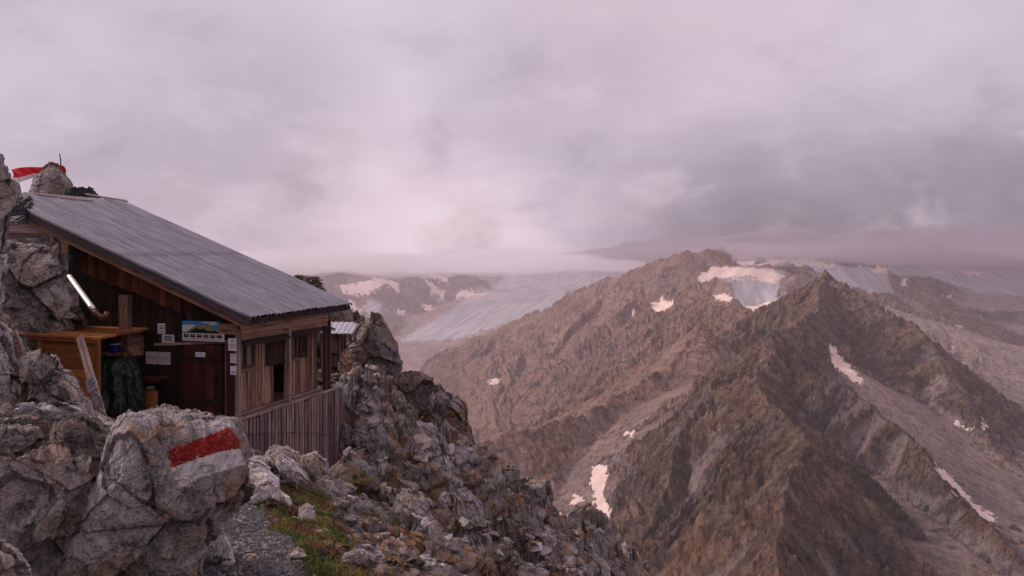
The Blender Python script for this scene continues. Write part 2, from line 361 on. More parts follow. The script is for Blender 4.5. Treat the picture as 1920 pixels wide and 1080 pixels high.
    for msk, kq, wq in ((nearm, 1.0, 1-fw), (farm, 2.6, fw)):
        xm, ym, w_, rk = x[msk], y[msk], wq[msk], rocky[msk]
        dn = ridged(xm/(26*kq), ym/(26*kq), 21, 6, .62)
        h1, ta, e1 = blocks(xm, ym, 16*kq, 33, 1.8, .6); h2, tb, e2 = blocks(xm, ym, 5*kq, 35, 1.6, 1.1)
        dH[msk] += w_*kq*((rk*1.5+.1)*(dn-.8)+(rk*.8+.02)*h1*4.2+(rk*.8+.08)*h2*2.2); t1[msk] += w_*((ta-.5)*.6+(tb-.5)*.4)
    H = H+dH; t2 = t1
    return H, rocky*(.25+.75*crg), own, t1, crv, dbv
def col_axis(segs):
    o = []
    for a, b, n in segs: o.append(np.linspace(a, b, int(n*Q), endpoint=False))
    o.append([segs[-1][1]]); return np.concatenate(o)
def rad_axis(segs):
    o = []
    for a, b, n in segs: o.append(np.exp(np.linspace(math.log(a), math.log(b), int(n*Q), endpoint=False)))
    o.append([segs[-1][1]]); return np.concatenate(o)
cols = col_axis([(-1800, 500, 150), (500, 880, 260), (880, 2000, 900), (2000, 3800, 100)])
rads = rad_axis([(400, 560, 60), (560, 1750, 620), (1750, 3600, 260), (3600, 11000, 200), (11000, 14500, 10)])
PX, D = np.meshgrid(cols, rads); X = (PX-960)/F*D; Y = D
shp = X.shape
H, rocky, own, tone_a, crv, dbv = far_height(X.ravel(), Y.ravel())
x, y = X.ravel(), Y.ravel()
H = np.minimum(H, np.where(y > 9800, -40-.02*(y-9800), 1e9))
def blur(a, n, m):
    for ax, k in ((0, n), (1, m)):
        pad = [(0, 0), (0, 0)]; pad[ax] = (k+1, k); c_ = np.cumsum(np.pad(a, pad, mode='edge'), axis=ax)
        a = (np.take(c_, range(2*k+1, c_.shape[ax]), axis=ax)-np.take(c_, range(0, c_.shape[ax]-2*k-1), axis=ax))/(2*k+1)
    return a
Hs = blur(blur(H.reshape(shp), 7, 7), 5, 5).ravel(); Hi = blur(blur(H.reshape(shp), 12, 16), 8, 10).ravel()
px = PX.ravel(); py = HZ-Hs/y*F; dep = y
SNOW = [  # outlines of the snow fields, with the distance band of the slope they lie on
 ([(1557,655),(1572,660),(1585,680),(1612,708),(1605,714),(1580,698),(1558,680),(1562,668)], 700, 1400),
 ([(1112,880),(1125,873),(1138,882),(1137,905),(1122,920),(1110,910)], 700, 1200),
 ([(1112,945),(1130,940),(1142,962),(1132,990),(1110,1008),(1100,1000),(1110,975)], 600, 1100),
 ([(1070,940),(1080,925),(1100,936),(1095,942),(1078,948)], 700, 1200),
 ([(1042,962),(1062,965),(1078,975),(1060,978)], 700, 1200),
 ([(1115,925),(1128,922),(1128,932),(1115,935)], 700, 1200),
 ([(1172,810),(1188,808),(1188,818),(1172,816)], 800, 1300),
 ([(1784,782),(1800,790),(1828,804),(1810,804),(1792,796)], 800, 1600),
 ([(1842,782),(1848,790),(1852,806),(1842,802)], 800, 1600),
 ([(1756,878),(1775,886),(1790,902),(1815,930),(1800,934),(1786,920),(1768,895)], 500, 1300),
 ([(1818,940),(1840,952),(1866,972),(1840,972),(1828,958)], 450, 1300),
 ([(1220,568),(1240,560),(1262,570),(1248,585),(1220,602),(1230,588),(1220,580)], 2000, 3200),
 ([(1183,590),(1192,582),(1186,594)], 2000, 3200),
 ([(1310,515),(1330,508),(1345,500),(1440,505),(1460,515),(1462,525),(1440,530),(1400,520),(1340,522),(1340,530),(1315,530)], 2200, 3400),
 ([(1335,555),(1355,552),(1375,562),(1368,568),(1340,562)], 1800, 3400),
 ([(1400,575),(1455,565),(1458,580),(1430,592),(1400,590)], 1800, 3400),
 ([(912,718),(930,708),(938,712),(920,728)], 1500, 3400),
 ([(1375,485),(1420,492),(1500,486),(1570,498),(1540,500),(1480,494),(1400,498)], 2600, 4500),
 ([(638,535),(680,528),(715,522),(745,530),(745,550),(735,545),(720,532),(700,548),(660,552),(645,545)], 4500, 8000),
 ([(855,548),(880,544),(915,550),(900,555),(860,558)], 4500, 8500),
 ([(790,520),(830,545),(828,560),(805,540)], 4500, 8500), ([(800,512),(840,522),(845,530),(815,525)], 4500, 8500),
 ([(740,580),(765,584),(745,588)], 4500, 8500), ([(790,570),(818,578),(800,582)], 4500, 8500), ([(655,560),(680,585),(672,590),(655,572)], 4500, 8500),
 ([(1640,500),(1660,498),(1665,512),(1640,510)], 3000, 6000), ([(1790,492),(1850,492),(1870,505),(1830,515),(1800,508)], 3000, 7000),
 ([(1690,525),(1705,522),(1695,540),(1688,535)], 2800, 6000), ([(1765,555),(1782,552),(1780,560),(1765,560)], 2800, 6000),
 ([(1735,612),(1748,618),(1742,622)], 1500, 3000), ([(1790,605),(1806,612),(1795,612)], 1500, 3200), ([(1678,588),(1684,592),(1680,595)], 1500, 3200),
 ([(1780,645),(1792,650),(1785,665),(1776,660),(1786,655)], 1200, 2600),
]
nd = np.where(dep < 2000, 12., 50.); wpx = px+7*fbm(x/nd, y/nd, 71, 5, .65); wpy = py+6*fbm(x/nd+9, y/nd, 72, 5, .65)
snow = np.zeros(len(x))
for poly, d0, d1 in SNOW:
    pc = np.mean(poly, axis=0); poly = [tuple(pc+(np.array(q)-pc)*(1.25 if d1 < 2000 else 1.08)) for q in poly]
    snow[inpoly(wpx, wpy, poly) & (dep > d0) & (dep < d1)] = 1
ICE = [([(748,640),(790,612),(840,585),(880,556),(930,536),(960,500),(1250,488),(1220,520),(1060,548),(1045,575),(1000,590),(950,606),(900,622),(860,636),(790,641)], 3600, 12000),
 ([(1330,505),(1380,498),(1470,505),(1462,540),(1455,575),(1440,600),(1400,590),(1375,560),(1370,530),(1340,520)], 2050, 3100),
 ([(1500,494),(1640,500),(1665,520),(1675,548),(1640,550),(1590,536),(1540,516)], 2700, 6500),
 ([(1655,498),(1930,494),(1930,555),(1870,555),(1800,540),(1740,520),(1680,520)], 3300, 9000),
 ([(690,560),(715,565),(715,590),(700,600),(680,580)], 4300, 7500)]
ice = np.zeros(len(x))
for poly, d0, d1 in ICE:
    ice[inpoly(wpx, wpy, poly) & (dep > d0) & (dep < d1)] = 1
ms = np.clip(blur(snow.reshape(shp), 4, 4).ravel()*1.6, 0, 1); mi = np.clip(blur(ice.reshape(shp), 5, 6).ravel()*1.3, 0, 1)
H = H+(Hs-H)*ms*.92; H = H+(Hi+(Hs-Hi)*.35-H)*mi*.9*(1-ms)
# loose scree where the slope is gentle, brown turf patches on the shoulders
zz = H.reshape(shp)
tint = np.array([.45,.35,.35,.1,.2,1.15,.8,.7,.4,.55,.45,.5,.0,.4,.4,.4,.4,.8])[own.astype(int)]; warm = np.clip(tint+.35*fbm(x/90, y/90, 77, 4), 0, 1)
brown = np.clip(sst(px, 1560, 1250)*sst(dep, 900, 1300)*sst(dep, 3600, 2600)*(px > 860), 0, 1)
Vt = np.stack([x, y, H], 1)
m, t = new_mat('mountain_rock')
g = t.node('ShaderNodeNewGeometry').outputs['Position']
ro, sn, ic, wa, to, br = [t.attr(k) for k in ('rocky', 'snow', 'ice', 'warm', 'tone', 'brown')]
nA = t.noise(g, .012, 6, .65, .4); nB = t.noise(g, .06, 8, .72, .3); nC = t.noise(g, .35, 6, .75)
scree = t.mix(t.ramp(nA, .35, .65), (.36, .285, .265), (.29, .24, .235))
rockc = t.mix(t.ramp(nA, .35, .65), (.23, .15, .10), (.165, .125, .105))
rockc = t.mix(1.0, rockc, t.mix(wa, (.72, .74, .72), (1.55, 1.2, .95)), 'MULTIPLY'); scree = t.mix(1.0, scree, t.mix(wa, (.95, .97, 1.03), (1.2, 1.05, .93)), 'MULTIPLY')
c = t.mix(t.ramp(ro, .22, .75), scree, rockc)
c = t.mix(t.math('MULTIPLY', br, .65), c, (.36, .21, .15))
c = t.mix(t.math('MULTIPLY', t.ramp(nB, .5, .62), t.math('MULTIPLY', ro, .5)), c, (.13, .10, .045))
c = t.mix(t.math('MULTIPLY', t.ramp(t.noise(t.mapping(g, loc=(80, 0, 0)), .03, 6, .7), .52, .66), .45), c, (.40, .26, .17))
c = t.mix(1.0, c, t.mix(to, (.68, .68, .7), (1.3, 1.28, 1.25)), 'MULTIPLY')
c = t.mix(t.math('MULTIPLY', t.ramp(nB, .45, .7), .55), c, (.04, .03, .027))
c = t.mix(t.math('MULTIPLY', t.ramp(nC, .5, .7), .5), c, (.035, .028, .026))
c = t.mix(t.math('MULTIPLY', t.ramp(nC, .5, .3), .45), c, (.42, .33, .29))
nD = t.noise(g, .12, 4, .8)
c = t.mix(t.math('MULTIPLY', t.ramp(nD, .52, .62), .55), c, (.045, .035, .03)); c = t.mix(t.math('MULTIPLY', t.ramp(nD, .46, .36), .35), c, (.45, .34, .29))
strk = t.noise(t.node('ShaderNodeCombineXYZ', X=t.math('DIVIDE', t.attr('cr'), 5.0), Y=t.math('DIVIDE', t.attr('db'), 38.0), Z=0.0).outputs[0], 1, 7, .7, .4)
strk2 = t.noise(t.node('ShaderNodeCombineXYZ', X=t.math('DIVIDE', t.attr('cr'), 22.0), Y=t.math('DIVIDE', t.attr('db'), 150.0), Z=3.0).outputs[0], 1, 6, .65, .6)
sf = t.math('MULTIPLY', t.math('ADD', t.math('MULTIPLY', ro, .7), .3), .6)
c = t.mix(t.math('MULTIPLY', t.ramp(strk, .48, .66), sf), c, (.05, .038, .032))
c = t.mix(t.math('MULTIPLY', t.ramp(strk, .48, .3), .45), c, (.42, .32, .27))
c = t.mix(t.math('MULTIPLY', t.ramp(strk2, .52, .68), .5), c, (.27, .235, .24))
c = t.mix(t.math('MULTIPLY', t.ramp(strk2, .45, .3), t.math('MULTIPLY', ro, .5)), c, (.10, .065, .04))
ib = t.noise(t.mapping(g, (1, 1, 6), (0, 0, .75)), .004, 5, .6, .5)
iu = t.node('ShaderNodeCombineXYZ', X=t.vmath('DOT_PRODUCT', g, (.022, -.0041, 0)), Y=t.vmath('DOT_PRODUCT', g, (.0003, .0014, 0)), Z=0.0).outputs[0]
ist = t.noise(iu, 1.0, 6, .62, .25)
icec = t.mix(t.ramp(ist, .35, .65), (.30, .285, .30), (.50, .465, .48))
icec = t.mix(t.math('MULTIPLY', t.ramp(nB, .5, .7), .25), icec, (.24, .21, .22))
c = t.mix(ic, c, icec)
c = t.mix(sn, c, t.mix(t.ramp(nB, .35, .65), (.72, .54, .46), (.86, .68, .60)))
bf = t.math('ADD', t.math('MULTIPLY', nB, 9.0), t.math('ADD', t.math('MULTIPLY', nC, 2.4), t.math('MULTIPLY', strk, 5.0)))
bs_ = t.math('MULTIPLY', bf, t.math('SUBTRACT', 1.0, t.math('MAXIMUM', t.math('MULTIPLY', sn, .9), t.math('MULTIPLY', ic, .5))))
finish(m, t, c, .95, bs_, 1.0, spec=.1)
far = mesh_np('mountains', Vt, grid_faces(*shp), m, attrs=dict(rocky=rocky, snow=snow, ice=ice, warm=warm, tone=tone_a, brown=brown, cr=crv, db=dbv), smooth=True)
tag(far, kind='structure')

tick('far')
# ================================================================ near terrain
NEAR = [(430,1079,4.6),(470,1040,5.2),(430,1000,6.2),(420,960,7.2),(380,930,8.5),(150,790,14.5),(300,795,15.5),(400,803,15.6),(450,880,15.5),(550,887,17),(640,893,20),(480,912,12.6),(560,912,13.6),(620,912,15),
 (520,905,10),(600,900,11.5),(440,950,8.2),(480,930,8.8),(560,962,8),(600,1000,6.8),(650,1060,5.6),(700,1079,5.3),(500,1000,6.4),
 (330,785,18),(200,790,18.5),(480,800,20),(560,790,21.5),(250,835,12.3),(380,840,12.3),(300,870,10),(220,860,9.5),(360,880,10.5),(640,910,12.5),(700,910,14),(720,1000,9),(760,1079,7),(800,1000,12),(850,1079,11),(800,900,20),(900,1000,20),(950,1079,18),(1000,1010,30),(1050,1079,28),(1100,1010,41),(1200,1082,41),
 (700,735,24),(640,725,23),(760,750,26),(850,795,28),(885,855,29),(930,888,31),(1000,975,34),(1032,975,37),(1100,1000,43),(1190,1053,44),(1285,1085,46),
 (700,800,21.5),(760,850,22),(700,850,18.5),(850,900,23.5),(950,960,28),(660,760,22),(690,730,25.5),(650,715,26),
 (200,1220,3.9),(0,1300,3.0),(100,1250,3.4),(500,1300,3.2),(800,1300,4.0),(1100,1400,7),(0,800,9),(30,740,11),(-200,700,10),(100,640,18.5),(20,560,19),(0,400,24),(100,372,23),(200,395,26),(230,440,27),(400,520,27.5),(500,545,28),(560,535,28.5),(600,545,29),(640,585,27.5),(-300,300,20),(-100,500,12)]
nw = [P(*q) for q in NEAR]
def behind(px_, py_, d_, dd, dz):
    a = P(px_, py_, d_); k = (d_+dd)/d_; nw.append((a[0]*k, a[1]*k, a[2]-dz))
for q in [(400,470,28),(560,523,28.5),(680,705,26),(760,720,26.5),(850,795,28),(930,888,31),(1032,975,37),(1190,1053,44),(1285,1085,46)]:
    behind(*q, 4, 5); behind(*q, 22, 28)
nw += [(0, 0, -1.62), (1.5, 0, -1.7), (-1.5, 0, -1.6), (0, -3, -1.6), (3, 2, -2.4), (6, 3, -5), (14, 6, -13), (30, 12, -30), (60, 40, -60), (-30, 80, -50), (0, 120, -95), (80, 120, -110), (-6, 0, 1), (-14, 4, 4), (0, 400, -330), (160, 400, -330), (-200, 400, -300), (300, 200, -260), (-60, 30, 4)]
near_f = rbf_fit(nw)
wp = lambda l: [P(*q)[:2] for q in l]
PATH = [P(*q)[:2] for q in [(400,1200,3.2),(430,1079,4.6),(462,1030,5.4),(455,990,6.3),(425,960,7.4),(395,935,8.6),(360,900,11),(330,840,13)]]
def seg_dist(x, y, pl):
    b = np.full(np.shape(x), 1e9)
    for (ax, ay), (bx, by) in zip(pl[:-1], pl[1:]):
        ex, ey = bx-ax, by-ay; tt = np.clip(((x-ax)*ex+(y-ay)*ey)/(ex*ex+ey*ey), 0, 1)
        b = np.minimum(b, np.hypot(x-ax-tt*ex, y-ay-tt*ey))
    return b
GR = [P(*q)[:2] for q in [(440,930,8.9),(446,962,7.8),(488,982,7.0),(535,1005,6.4),(590,1030,6.0),(640,1075,5.5),(700,1090,5.3)]]
GR2 = [P(*q)[:2] for q in [(570,905,10.2),(566,940,8.6),(570,985,7.2),(625,1010,6.8)]]
def near_height(x, y, full=True):
    z = near_f(x, y); r = np.hypot(x, y)
    z = z-.55*sst(r, 12, 34)-.9*sst(r, 30, 42)
    dp = seg_dist(x, y, PATH); pathm = sst(dp+.12*fbm(x*2, y*2, 5, 3), .52, .30)
    dg = np.minimum(seg_dist(x, y, GR)*1.0, seg_dist(x, y, GR2)*1.15)
    gr = sst(dg+.25*fbm(x*1.6, y*1.6, 8, 4), .55, .25)*(1-pathm)
    calm = np.clip(pathm+gr*.8+sst(y, 9.3, 10.2)*sst(y, 21.5, 19.5)*sst(x/y, -.355, -.375)*sst(x/y, -.66, -.60)+.75*sst(y, 10, 11.5)*sst(y, 20, 18)*sst(x/y, -.22, -.25)*sst(x/y, -.40, -.37)+.85*sst(y, 19, 21)*sst(x/y, -.24, -.28), 0, 1)
    rough = (1-calm*.95)*sst(r, 1.0, 5)
    big = sst(r, 10, 20)
    xs = x*.8+y*.3
    h0, t0, e0 = blocks(x, y, 3.0, 40, 1.6, -.5, 1.5, .2, .30)
    h1, t1, e1 = blocks(x, y, 1.15, 41, 1.6, -.7, 1.7, .14, .2)
    h2, t2, e2 = blocks(x, y, .33, 42, 1.5, -.3, 1.4)
    h3, t3, e3 = blocks(x, y, .12, 43, 1.3, .4, 1.3)
    z = z+rough*(h0*3.0*.5*big*sst(r, 400, 120)+h1*1.15*(.3+.45*big)+h2*.33*(.5+.2*big)+h3*.12*.6)
    gul = sst(np.abs(fbm(x*.22+3, y*.22, 55, 3)), .10, .0)*big*rough
    z = z-gul*.8
    z = z+.05*fbm(x*1.7, y*1.7, 44, 5)*(1-rough)+.012*fbm(x*14, y*14, 45, 4)
    z = z+1.2*big*rough*fbm(x*.25, y*.25, 46, 3)*sst(r, 60, 30)
    crack = rough*np.clip(sst(e1, .07, 0)*(.5+.5*big)+.6*sst(e2, .06, 0)+.6*sst(e0, .05, 0)*big, 0, 1)
    tn = np.clip(.5+(t0-.5)*.35*big+(t1-.5)*.5+(t2-.5)*.4, 0, 1)
    moss = sst(fbm(x*.9, y*.9, 48, 5), .25, .55)*sst(r, 30, 14)*(1-pathm)
    return z, pathm, gr, crack, tn, np.clip(moss+gr, 0, 1)
ncol = col_axis([(-2500, -60, 60), (-60, 400, 140), (400, 1330, 760), (1330, 4200, 90)])
nrad = rad_axis([(1.2, 4.2, 60), (4.2, 12, 340), (12, 46, 520), (46, 90, 80), (90, 450, 40)])
PX, D = np.meshgrid(ncol, nrad); x = ((PX-960)/F*D).ravel(); y = D.ravel()
z, pathm, gr, crack, tn, moss = near_height(x, y)
m = rock_mat('slope_rock', .8, 1.35, .035, .84, .45, .85); t = NT(m.node_tree)
# path gravel and soil over the rock colour
pb = [n for n in t.n if n.type == 'BSDF_PRINCIPLED'][0]; old = pb.inputs['Base Color'].links[0].from_socket
g = t.node('ShaderNodeNewGeometry').outputs['Position']
gn = t.noise(g, 45, 5, .7); gn2 = t.noise(g, 3, 5, .6)
gcol = t.mix(t.ramp(gn, .4, .65), (.075, .075, .08), (.20, .20, .21)); gcol = t.mix(t.math('MULTIPLY', t.ramp(gn2, .5, .7), .5), gcol, (.09, .07, .055))
c = t.mix(t.attr('path'), old, gcol)
soil = t.mix(t.ramp(gn2, .4, .6), (.035, .035, .016), (.09, .05, .025))
c = t.mix(t.math('MULTIPLY', t.attr('turf'), .9), c, soil)
t.l.new(c, pb.inputs['Base Color'])
gy_, gx_ = np.gradient(z.reshape(PX.shape)); xg = x.reshape(PX.shape); yg = y.reshape(PX.shape)
drx = np.gradient(xg, axis=1).ravel(); dry = np.gradient(yg, axis=0).ravel(); sx_ = gx_.ravel()/drx; sy_ = gy_.ravel()/dry-sx_*(x/y)
stp = np.hypot(sx_, sy_); ux, uy = -sx_/(stp+1e-6), -sy_/(stp+1e-6); wst = sst(stp, .7, 2.2)*sst(np.hypot(x, y), 3, 8)*(1-pathm)
sh = lambda a_: np.stack([np.convolve(r_, np.ones(5)/5, 'same') for r_ in a_.reshape(PX.shape)]).ravel()
ux, uy, wst = sh(ux), sh(uy), sh(wst)
tc = x*.8-y*.5; q1, qt, qe = blocks(tc, z*1.3, .8, 91, .6, .25, 1.2); q2, qt2, qe2 = blocks(tc, z*1.4, .3, 92, .7, -.2, 1.2)
dsp = wst*(q1*.8*.55+q2*.3*.5+.05*fbm(tc*3, z*3, 93, 4))
x = x+ux*dsp; y = y+uy*dsp
crack = np.clip(crack*(1-wst*.7)+wst*(.7*sst(qe, .06, 0)+.5*sst(qe2, .07, 0)), 0, 1); tn = tn*(1-wst*.6)+wst*.6*(.5*qt+.5*qt2)
slope = mesh_np('rocky_ground', np.stack([x, y, z], 1), grid_faces(*PX.shape), m, attrs=dict(path=pathm, turf=gr, crack=crack, tone=tn, moss=moss), smooth=False)
tag(slope, kind='structure')
def gz(x, y):
    x = np.atleast_1d(np.asarray(x, float)); y = np.atleast_1d(np.asarray(y, float)); return near_height(x, y)

tick('near')
# ---- loose scree
def hull_rock(rs, n=12, flat=.6):
    bm = bmesh.new()
    for _ in range(n):
        v = rs.normal(size=3); v /= np.linalg.norm(v); v *= rs.uniform(.75, 1.1); bm.verts.new((v[0], v[1]*.75, v[2]*flat))
    r = bmesh.ops.convex_hull(bm, input=bm.verts); 
    for v in [v for v in bm.verts if not v.link_faces]: bm.verts.remove(v)
    bmesh.ops.triangulate(bm, faces=bm.faces[:])
    bm.verts.index_update(); V = np.array([v.co[:] for v in bm.verts]); Fc = np.array([[v.index for v in f.verts] for f in bm.faces]); bm.free()
    return V, Fc
rs = np.random.RandomState(4)
temps = [hull_rock(rs, rs.randint(10, 16), rs.uniform(.35, .8)) for _ in range(14)]
def scatter(name, xs, ys, zs, sizes, mat, seed=0, sink=.25, kind='stuff'):
    r = np.random.RandomState(seed); Vs = []; Fs = []; T = []; off = 0
    for x_, y_, z_, s_ in zip(xs, ys, zs, sizes):
        V, Fc = temps[r.randint(len(temps))]
        a, b, c_ = r.uniform(0, 6.28), r.uniform(-.5, .5), r.uniform(-.5, .5)
        R = np.array(Matrix.Rotation(a, 3, 'Z') @ Matrix.Rotation(b, 3, 'X') @ Matrix.Rotation(c_, 3, 'Y'))
        Vs.append((V*s_) @ R.T+(x_, y_, z_+s_*(.5-sink)*.5)); Fs.append(Fc+off); off += len(V); T.append(np.full(len(V), r.uniform()))
    T = np.concatenate(T)
    o = mesh_np(name, np.concatenate(Vs), np.concatenate(Fs), mat, attrs=dict(tone=T, crack=T*0, moss=T*0)); tag(o, kind=kind)
    return o
N = int(13000)
pxs = rs.uniform(380, 1300, N*2); ds = np.exp(rs.uniform(math.log(4.3), math.log(46), N*2)); xs = (pxs-960)/F*ds; ys = ds
q = fbm(xs*.45, ys*.45, 66, 3); zz_, pm, gm, _, _, _ = gz(xs, ys)
keep = (rs.uniform(size=N*2) < sst(q, .05, .4)*.95+.05) & (rs.uniform(size=N*2) > pm*.9) & (gm < .6); 
xs, ys, zz_, pm = xs[keep][:N], ys[keep][:N], zz_[keep][:N], pm[keep][:N]
sz = np.exp(rs.normal(-2.9, .55, len(xs)))*np.clip(ys/11, .55, 2.2)
sz = np.minimum(sz, .42)*(1-.6*pm)
scatter('scree', xs, ys, zz_, sz, M['near'], 5)
M['gravel'] = rock_mat('path_gravel', 3.0, .05, .01, .75, .2)
n_ = 4200; tt = rs.uniform(0, 1, n_); ii = np.minimum((tt*(len(PATH)-1)).astype(int), len(PATH)-2); ff = tt*(len(PATH)-1)-ii; pa = np.array(PATH)
gx = pa[ii, 0]*(1-ff)+pa[ii+1, 0]*ff+rs.normal(0, .22, n_); gy = pa[ii, 1]*(1-ff)+pa[ii+1, 1]*ff+rs.normal(0, .22, n_)
scatter('gravel', gx, gy, gz(gx, gy)[0], np.exp(rs.normal(-4.5, .45, n_)), M['gravel'], 6)

tick('scatter')
# ================================================================ single rocks from their outline, distance and thickness
def rock(name, label, cat, outline, dep, thick, mat='boulder', seed=1, sc=(.45, .16, .06), amp=.32, n=220, pw=.55, group=None, moss=0.0, fn=None, tonev=None, sink_=None):
    sink_ = sink_ or (1.0-.12*amp-.3*amp*sc[0]*.2/max(thick, .3))
    ol = np.array(outline, float); cen = np.array(P((ol[:, 0].max()+ol[:, 0].min())/2, (ol[:, 1].max()+ol[:, 1].min())/2, dep))
    e2_ = cen/np.linalg.norm(cen); e1_ = np.cross(e2_, (0, 0, 1)); e1_ /= np.linalg.norm(e1_); e3_ = np.cross(e1_, e2_)      # right, away, up
    O_ = np.array([P(a, b, 1) for a, b in outline]); O_ = O_*(cen @ e2_/(O_ @ e2_))[:, None]-cen
    X_, Z_ = O_ @ e1_, O_ @ e3_
    nphi = int(n*1.6*max(Q, .5)); nth = int(n*max(Q, .5)); ph = np.linspace(0, 2*np.pi, nphi, endpoint=False)
    R = np.zeros(nphi)
    for i in range(len(X_)):
        x1, z1, x2, z2 = X_[i], Z_[i], X_[(i+1) % len(X_)], Z_[(i+1) % len(X_)]
        dx, dz = x2-x1, z2-z1; c_, s_ = np.cos(ph), np.sin(ph); den_ = c_*dz-s_*dx; den_ = np.where(np.abs(den_) < 1e-9, 1e-9, den_)
        tr = (x1*dz-z1*dx)/den_; u = np.where(np.abs(dx) > np.abs(dz), (tr*c_-x1)/(dx if dx else 1e-9), (tr*s_-z1)/(dz if dz else 1e-9))
        ok = (tr > 0) & (u >= -1e-6) & (u <= 1+1e-6); R = np.where(ok, np.maximum(R, tr), R)
    R = np.where(R == 0, np.median(R), R)
    ff_ = np.linspace(.008, .93, int(nth*.5)); t0_ = np.arcsin(ff_**(1/pw)); th = np.concatenate([t0_, np.linspace(t0_[-1], np.pi/2, int(nth*.25)+1)[1:], np.linspace(np.pi/2, np.pi-t0_[-1], int(nth*.18)+1)[1:], np.pi-np.arcsin(np.linspace(.9, .01, int(nth*.1))**(1/pw))])
    TH, PH = np.meshgrid(th, ph, indexing='ij'); RR = R[None]*np.sin(TH)**pw
    lf = (RR/R.mean()).clip(0, 1.6)
    V = np.stack([RR*np.cos(PH)*sink_, -thick*np.sign(np.cos(TH))*np.abs(np.cos(TH))**.8, RR*np.sin(PH)*sink_], -1).reshape(-1, 3)
    nv = V/np.array((R.mean(), thick, R.mean())); nv /= np.linalg.norm(nv, axis=1)[:, None]+1e-9
    B3 = np.stack([e1_, e2_, e3_]); V = V @ B3+cen; nv = nv @ B3
    disp = 0; tn_ = np.full(len(V), .5); cr = np.zeros(len(V)); rr = np.random.RandomState(seed)
    for k, s_ in enumerate(sc):
        p = (V+nv*np.reshape(disp, (-1, 1))*0)/s_+rr.uniform(0, 50, 3); p = p+.06*np.stack([fbm(p[:, 0]*1.4, p[:, 2]*1.4, seed, 3), fbm(p[:, 1]*1.4+5, p[:, 0]*1.4, seed+1, 3), fbm(p[:, 2]*1.4, p[:, 1]*1.4+3, seed+2, 3)], 1)
        cid, dl, e = vor3(p, seed+k)
        r = cid[1:]; cid = cid[0]
        ti = (r[0]-.5)*dl[:, 0]+(r[1]-.5)*dl[:, 1]+(r[2]-.5)*dl[:, 2]
        disp = disp+s_*amp*(1, .85, .55, .4)[k]*((cid-.5)*.9+1.1*ti); tn_ = tn_+(r[0]-.5)*(.5 if k == 0 else .3); cr = cr+sst(e+.03*fbm(V[:, 0]*6/thick, V[:, 2]*6/thick, seed+40, 3), .028, 0)*(.6, .35, .1, .0)[k]
    disp = disp+thick*.06*fbm(V[:, 0]/thick*1.5+V[:, 1]/thick, V[:, 2]/thick*1.5-V[:, 1]/thick, seed+18, 4, .5)+sc[-1]*.3*fbm(V[:, 0]/sc[-1]+V[:, 1]/sc[-1]*.7, V[:, 2]/sc[-1]-V[:, 1]/sc[-1]*.7, seed+8, 4, .6)
    pole = np.minimum(1, np.sin(TH).ravel()*6)
    V = V+nv*(disp*1.0)[:, None]
    nr, nc = TH.shape
    a = np.arange((nr-1)*nc); r_ = a//nc; c_ = a % nc; n2_ = (c_+1) % nc
    Fq = np.stack([r_*nc+c_, (r_+1)*nc+c_, (r_+1)*nc+n2_, r_*nc+n2_], 1)
    j = np.arange(nc); k2 = (j+1) % nc; V = np.concatenate([V, [V[:nc].mean(0), V[-nc:].mean(0)]]); nt = len(V)
    Fa = np.stack([j, k2, np.full(nc, nt-2)], 1); Fb = np.stack([(nr-1)*nc+k2, (nr-1)*nc+j, np.full(nc, nt-1)], 1)
    ext = lambda a_: np.concatenate([a_, [a_.mean()]*2])
    up = sst(nv[:, 2], .1, .7)
    at = dict(tone=np.clip(ext(tn_) if tonev is None else ext(tn_)*.5+tonev*.5, 0, 1), crack=np.clip(ext(cr), 0, 1), moss=ext(moss*sst(fbm(V[:-2, 0]*3/thick**.5, V[:-2, 2]*3/thick**.5, seed+30, 4), .1, .4)))
    if fn: at.update(fn(V))
    o = mesh_np(name, V, [Fq, Fa, Fb], M[mat], attrs=at, origin=(cen[0], cen[1], cen[2]+Z_.min()))
    tag(o, label, cat, group)
    return o
# painted boulder: paint strokes as a mask on its granite
def paint_attr(V):
    X_, Y_, Z_ = V[:, 0], V[:, 1], V[:, 2]; px_ = 960+X_/Y_*F; py_ = HZ-Z_/Y_*F
    wx_ = px_+4.5*fbm(X_*22, Z_*60, 3, 5, .7); wy_ = py_+3.2*fbm(X_*22+7, Z_*50, 4, 5, .7)
    red = inpoly(wx_, wy_, [(316,848),(330,838),(365,825),(395,815),(432,800),(447,820),(449,842),(400,850),(360,862),(322,878)])
    wht = inpoly(wx_, wy_, [(322,878),(360,862),(400,850),(449,840),(460,872),(400,888),(362,902),(336,916)])
    front = Y_ < 4.45
    return dict(red=(red & front).astype(float), white=(wht & front & ~red).astype(float))
mb = rock_mat('painted_granite', 2.2, .8, .02, .98, .42, .7); t = NT(mb.node_tree)
pb = [n for n in t.n if n.type == 'BSDF_PRINCIPLED'][0]; old = pb.inputs['Base Color'].links[0].from_socket
g = t.node('ShaderNodeNewGeometry').outputs['Position']; wn = t.noise(g, 55, 5, .7); wn2 = t.noise(t.mapping(g, (20, 20, 90), (0, .3, 0)), 1, 4, .6)
wear = t.math('SUBTRACT', 1.0, t.math('MAXIMUM', t.math('MULTIPLY', t.ramp(wn, .56, .66), .85), t.math('MULTIPLY', t.ramp(wn2, .6, .72), .6)))
c = t.mix(t.math('MULTIPLY', t.attr('red'), wear), old, t.mix(wn2, (.30, .016, .012), (.44, .035, .025)))
c = t.mix(t.math('MULTIPLY', t.attr('white'), t.math('ADD', t.math('MULTIPLY', wear, .6), .38)), c, t.mix(wn2, (.78, .70, .68), (.93, .88, .87)))
t.l.new(c, pb.inputs['Base Color']); M['painted'] = mb
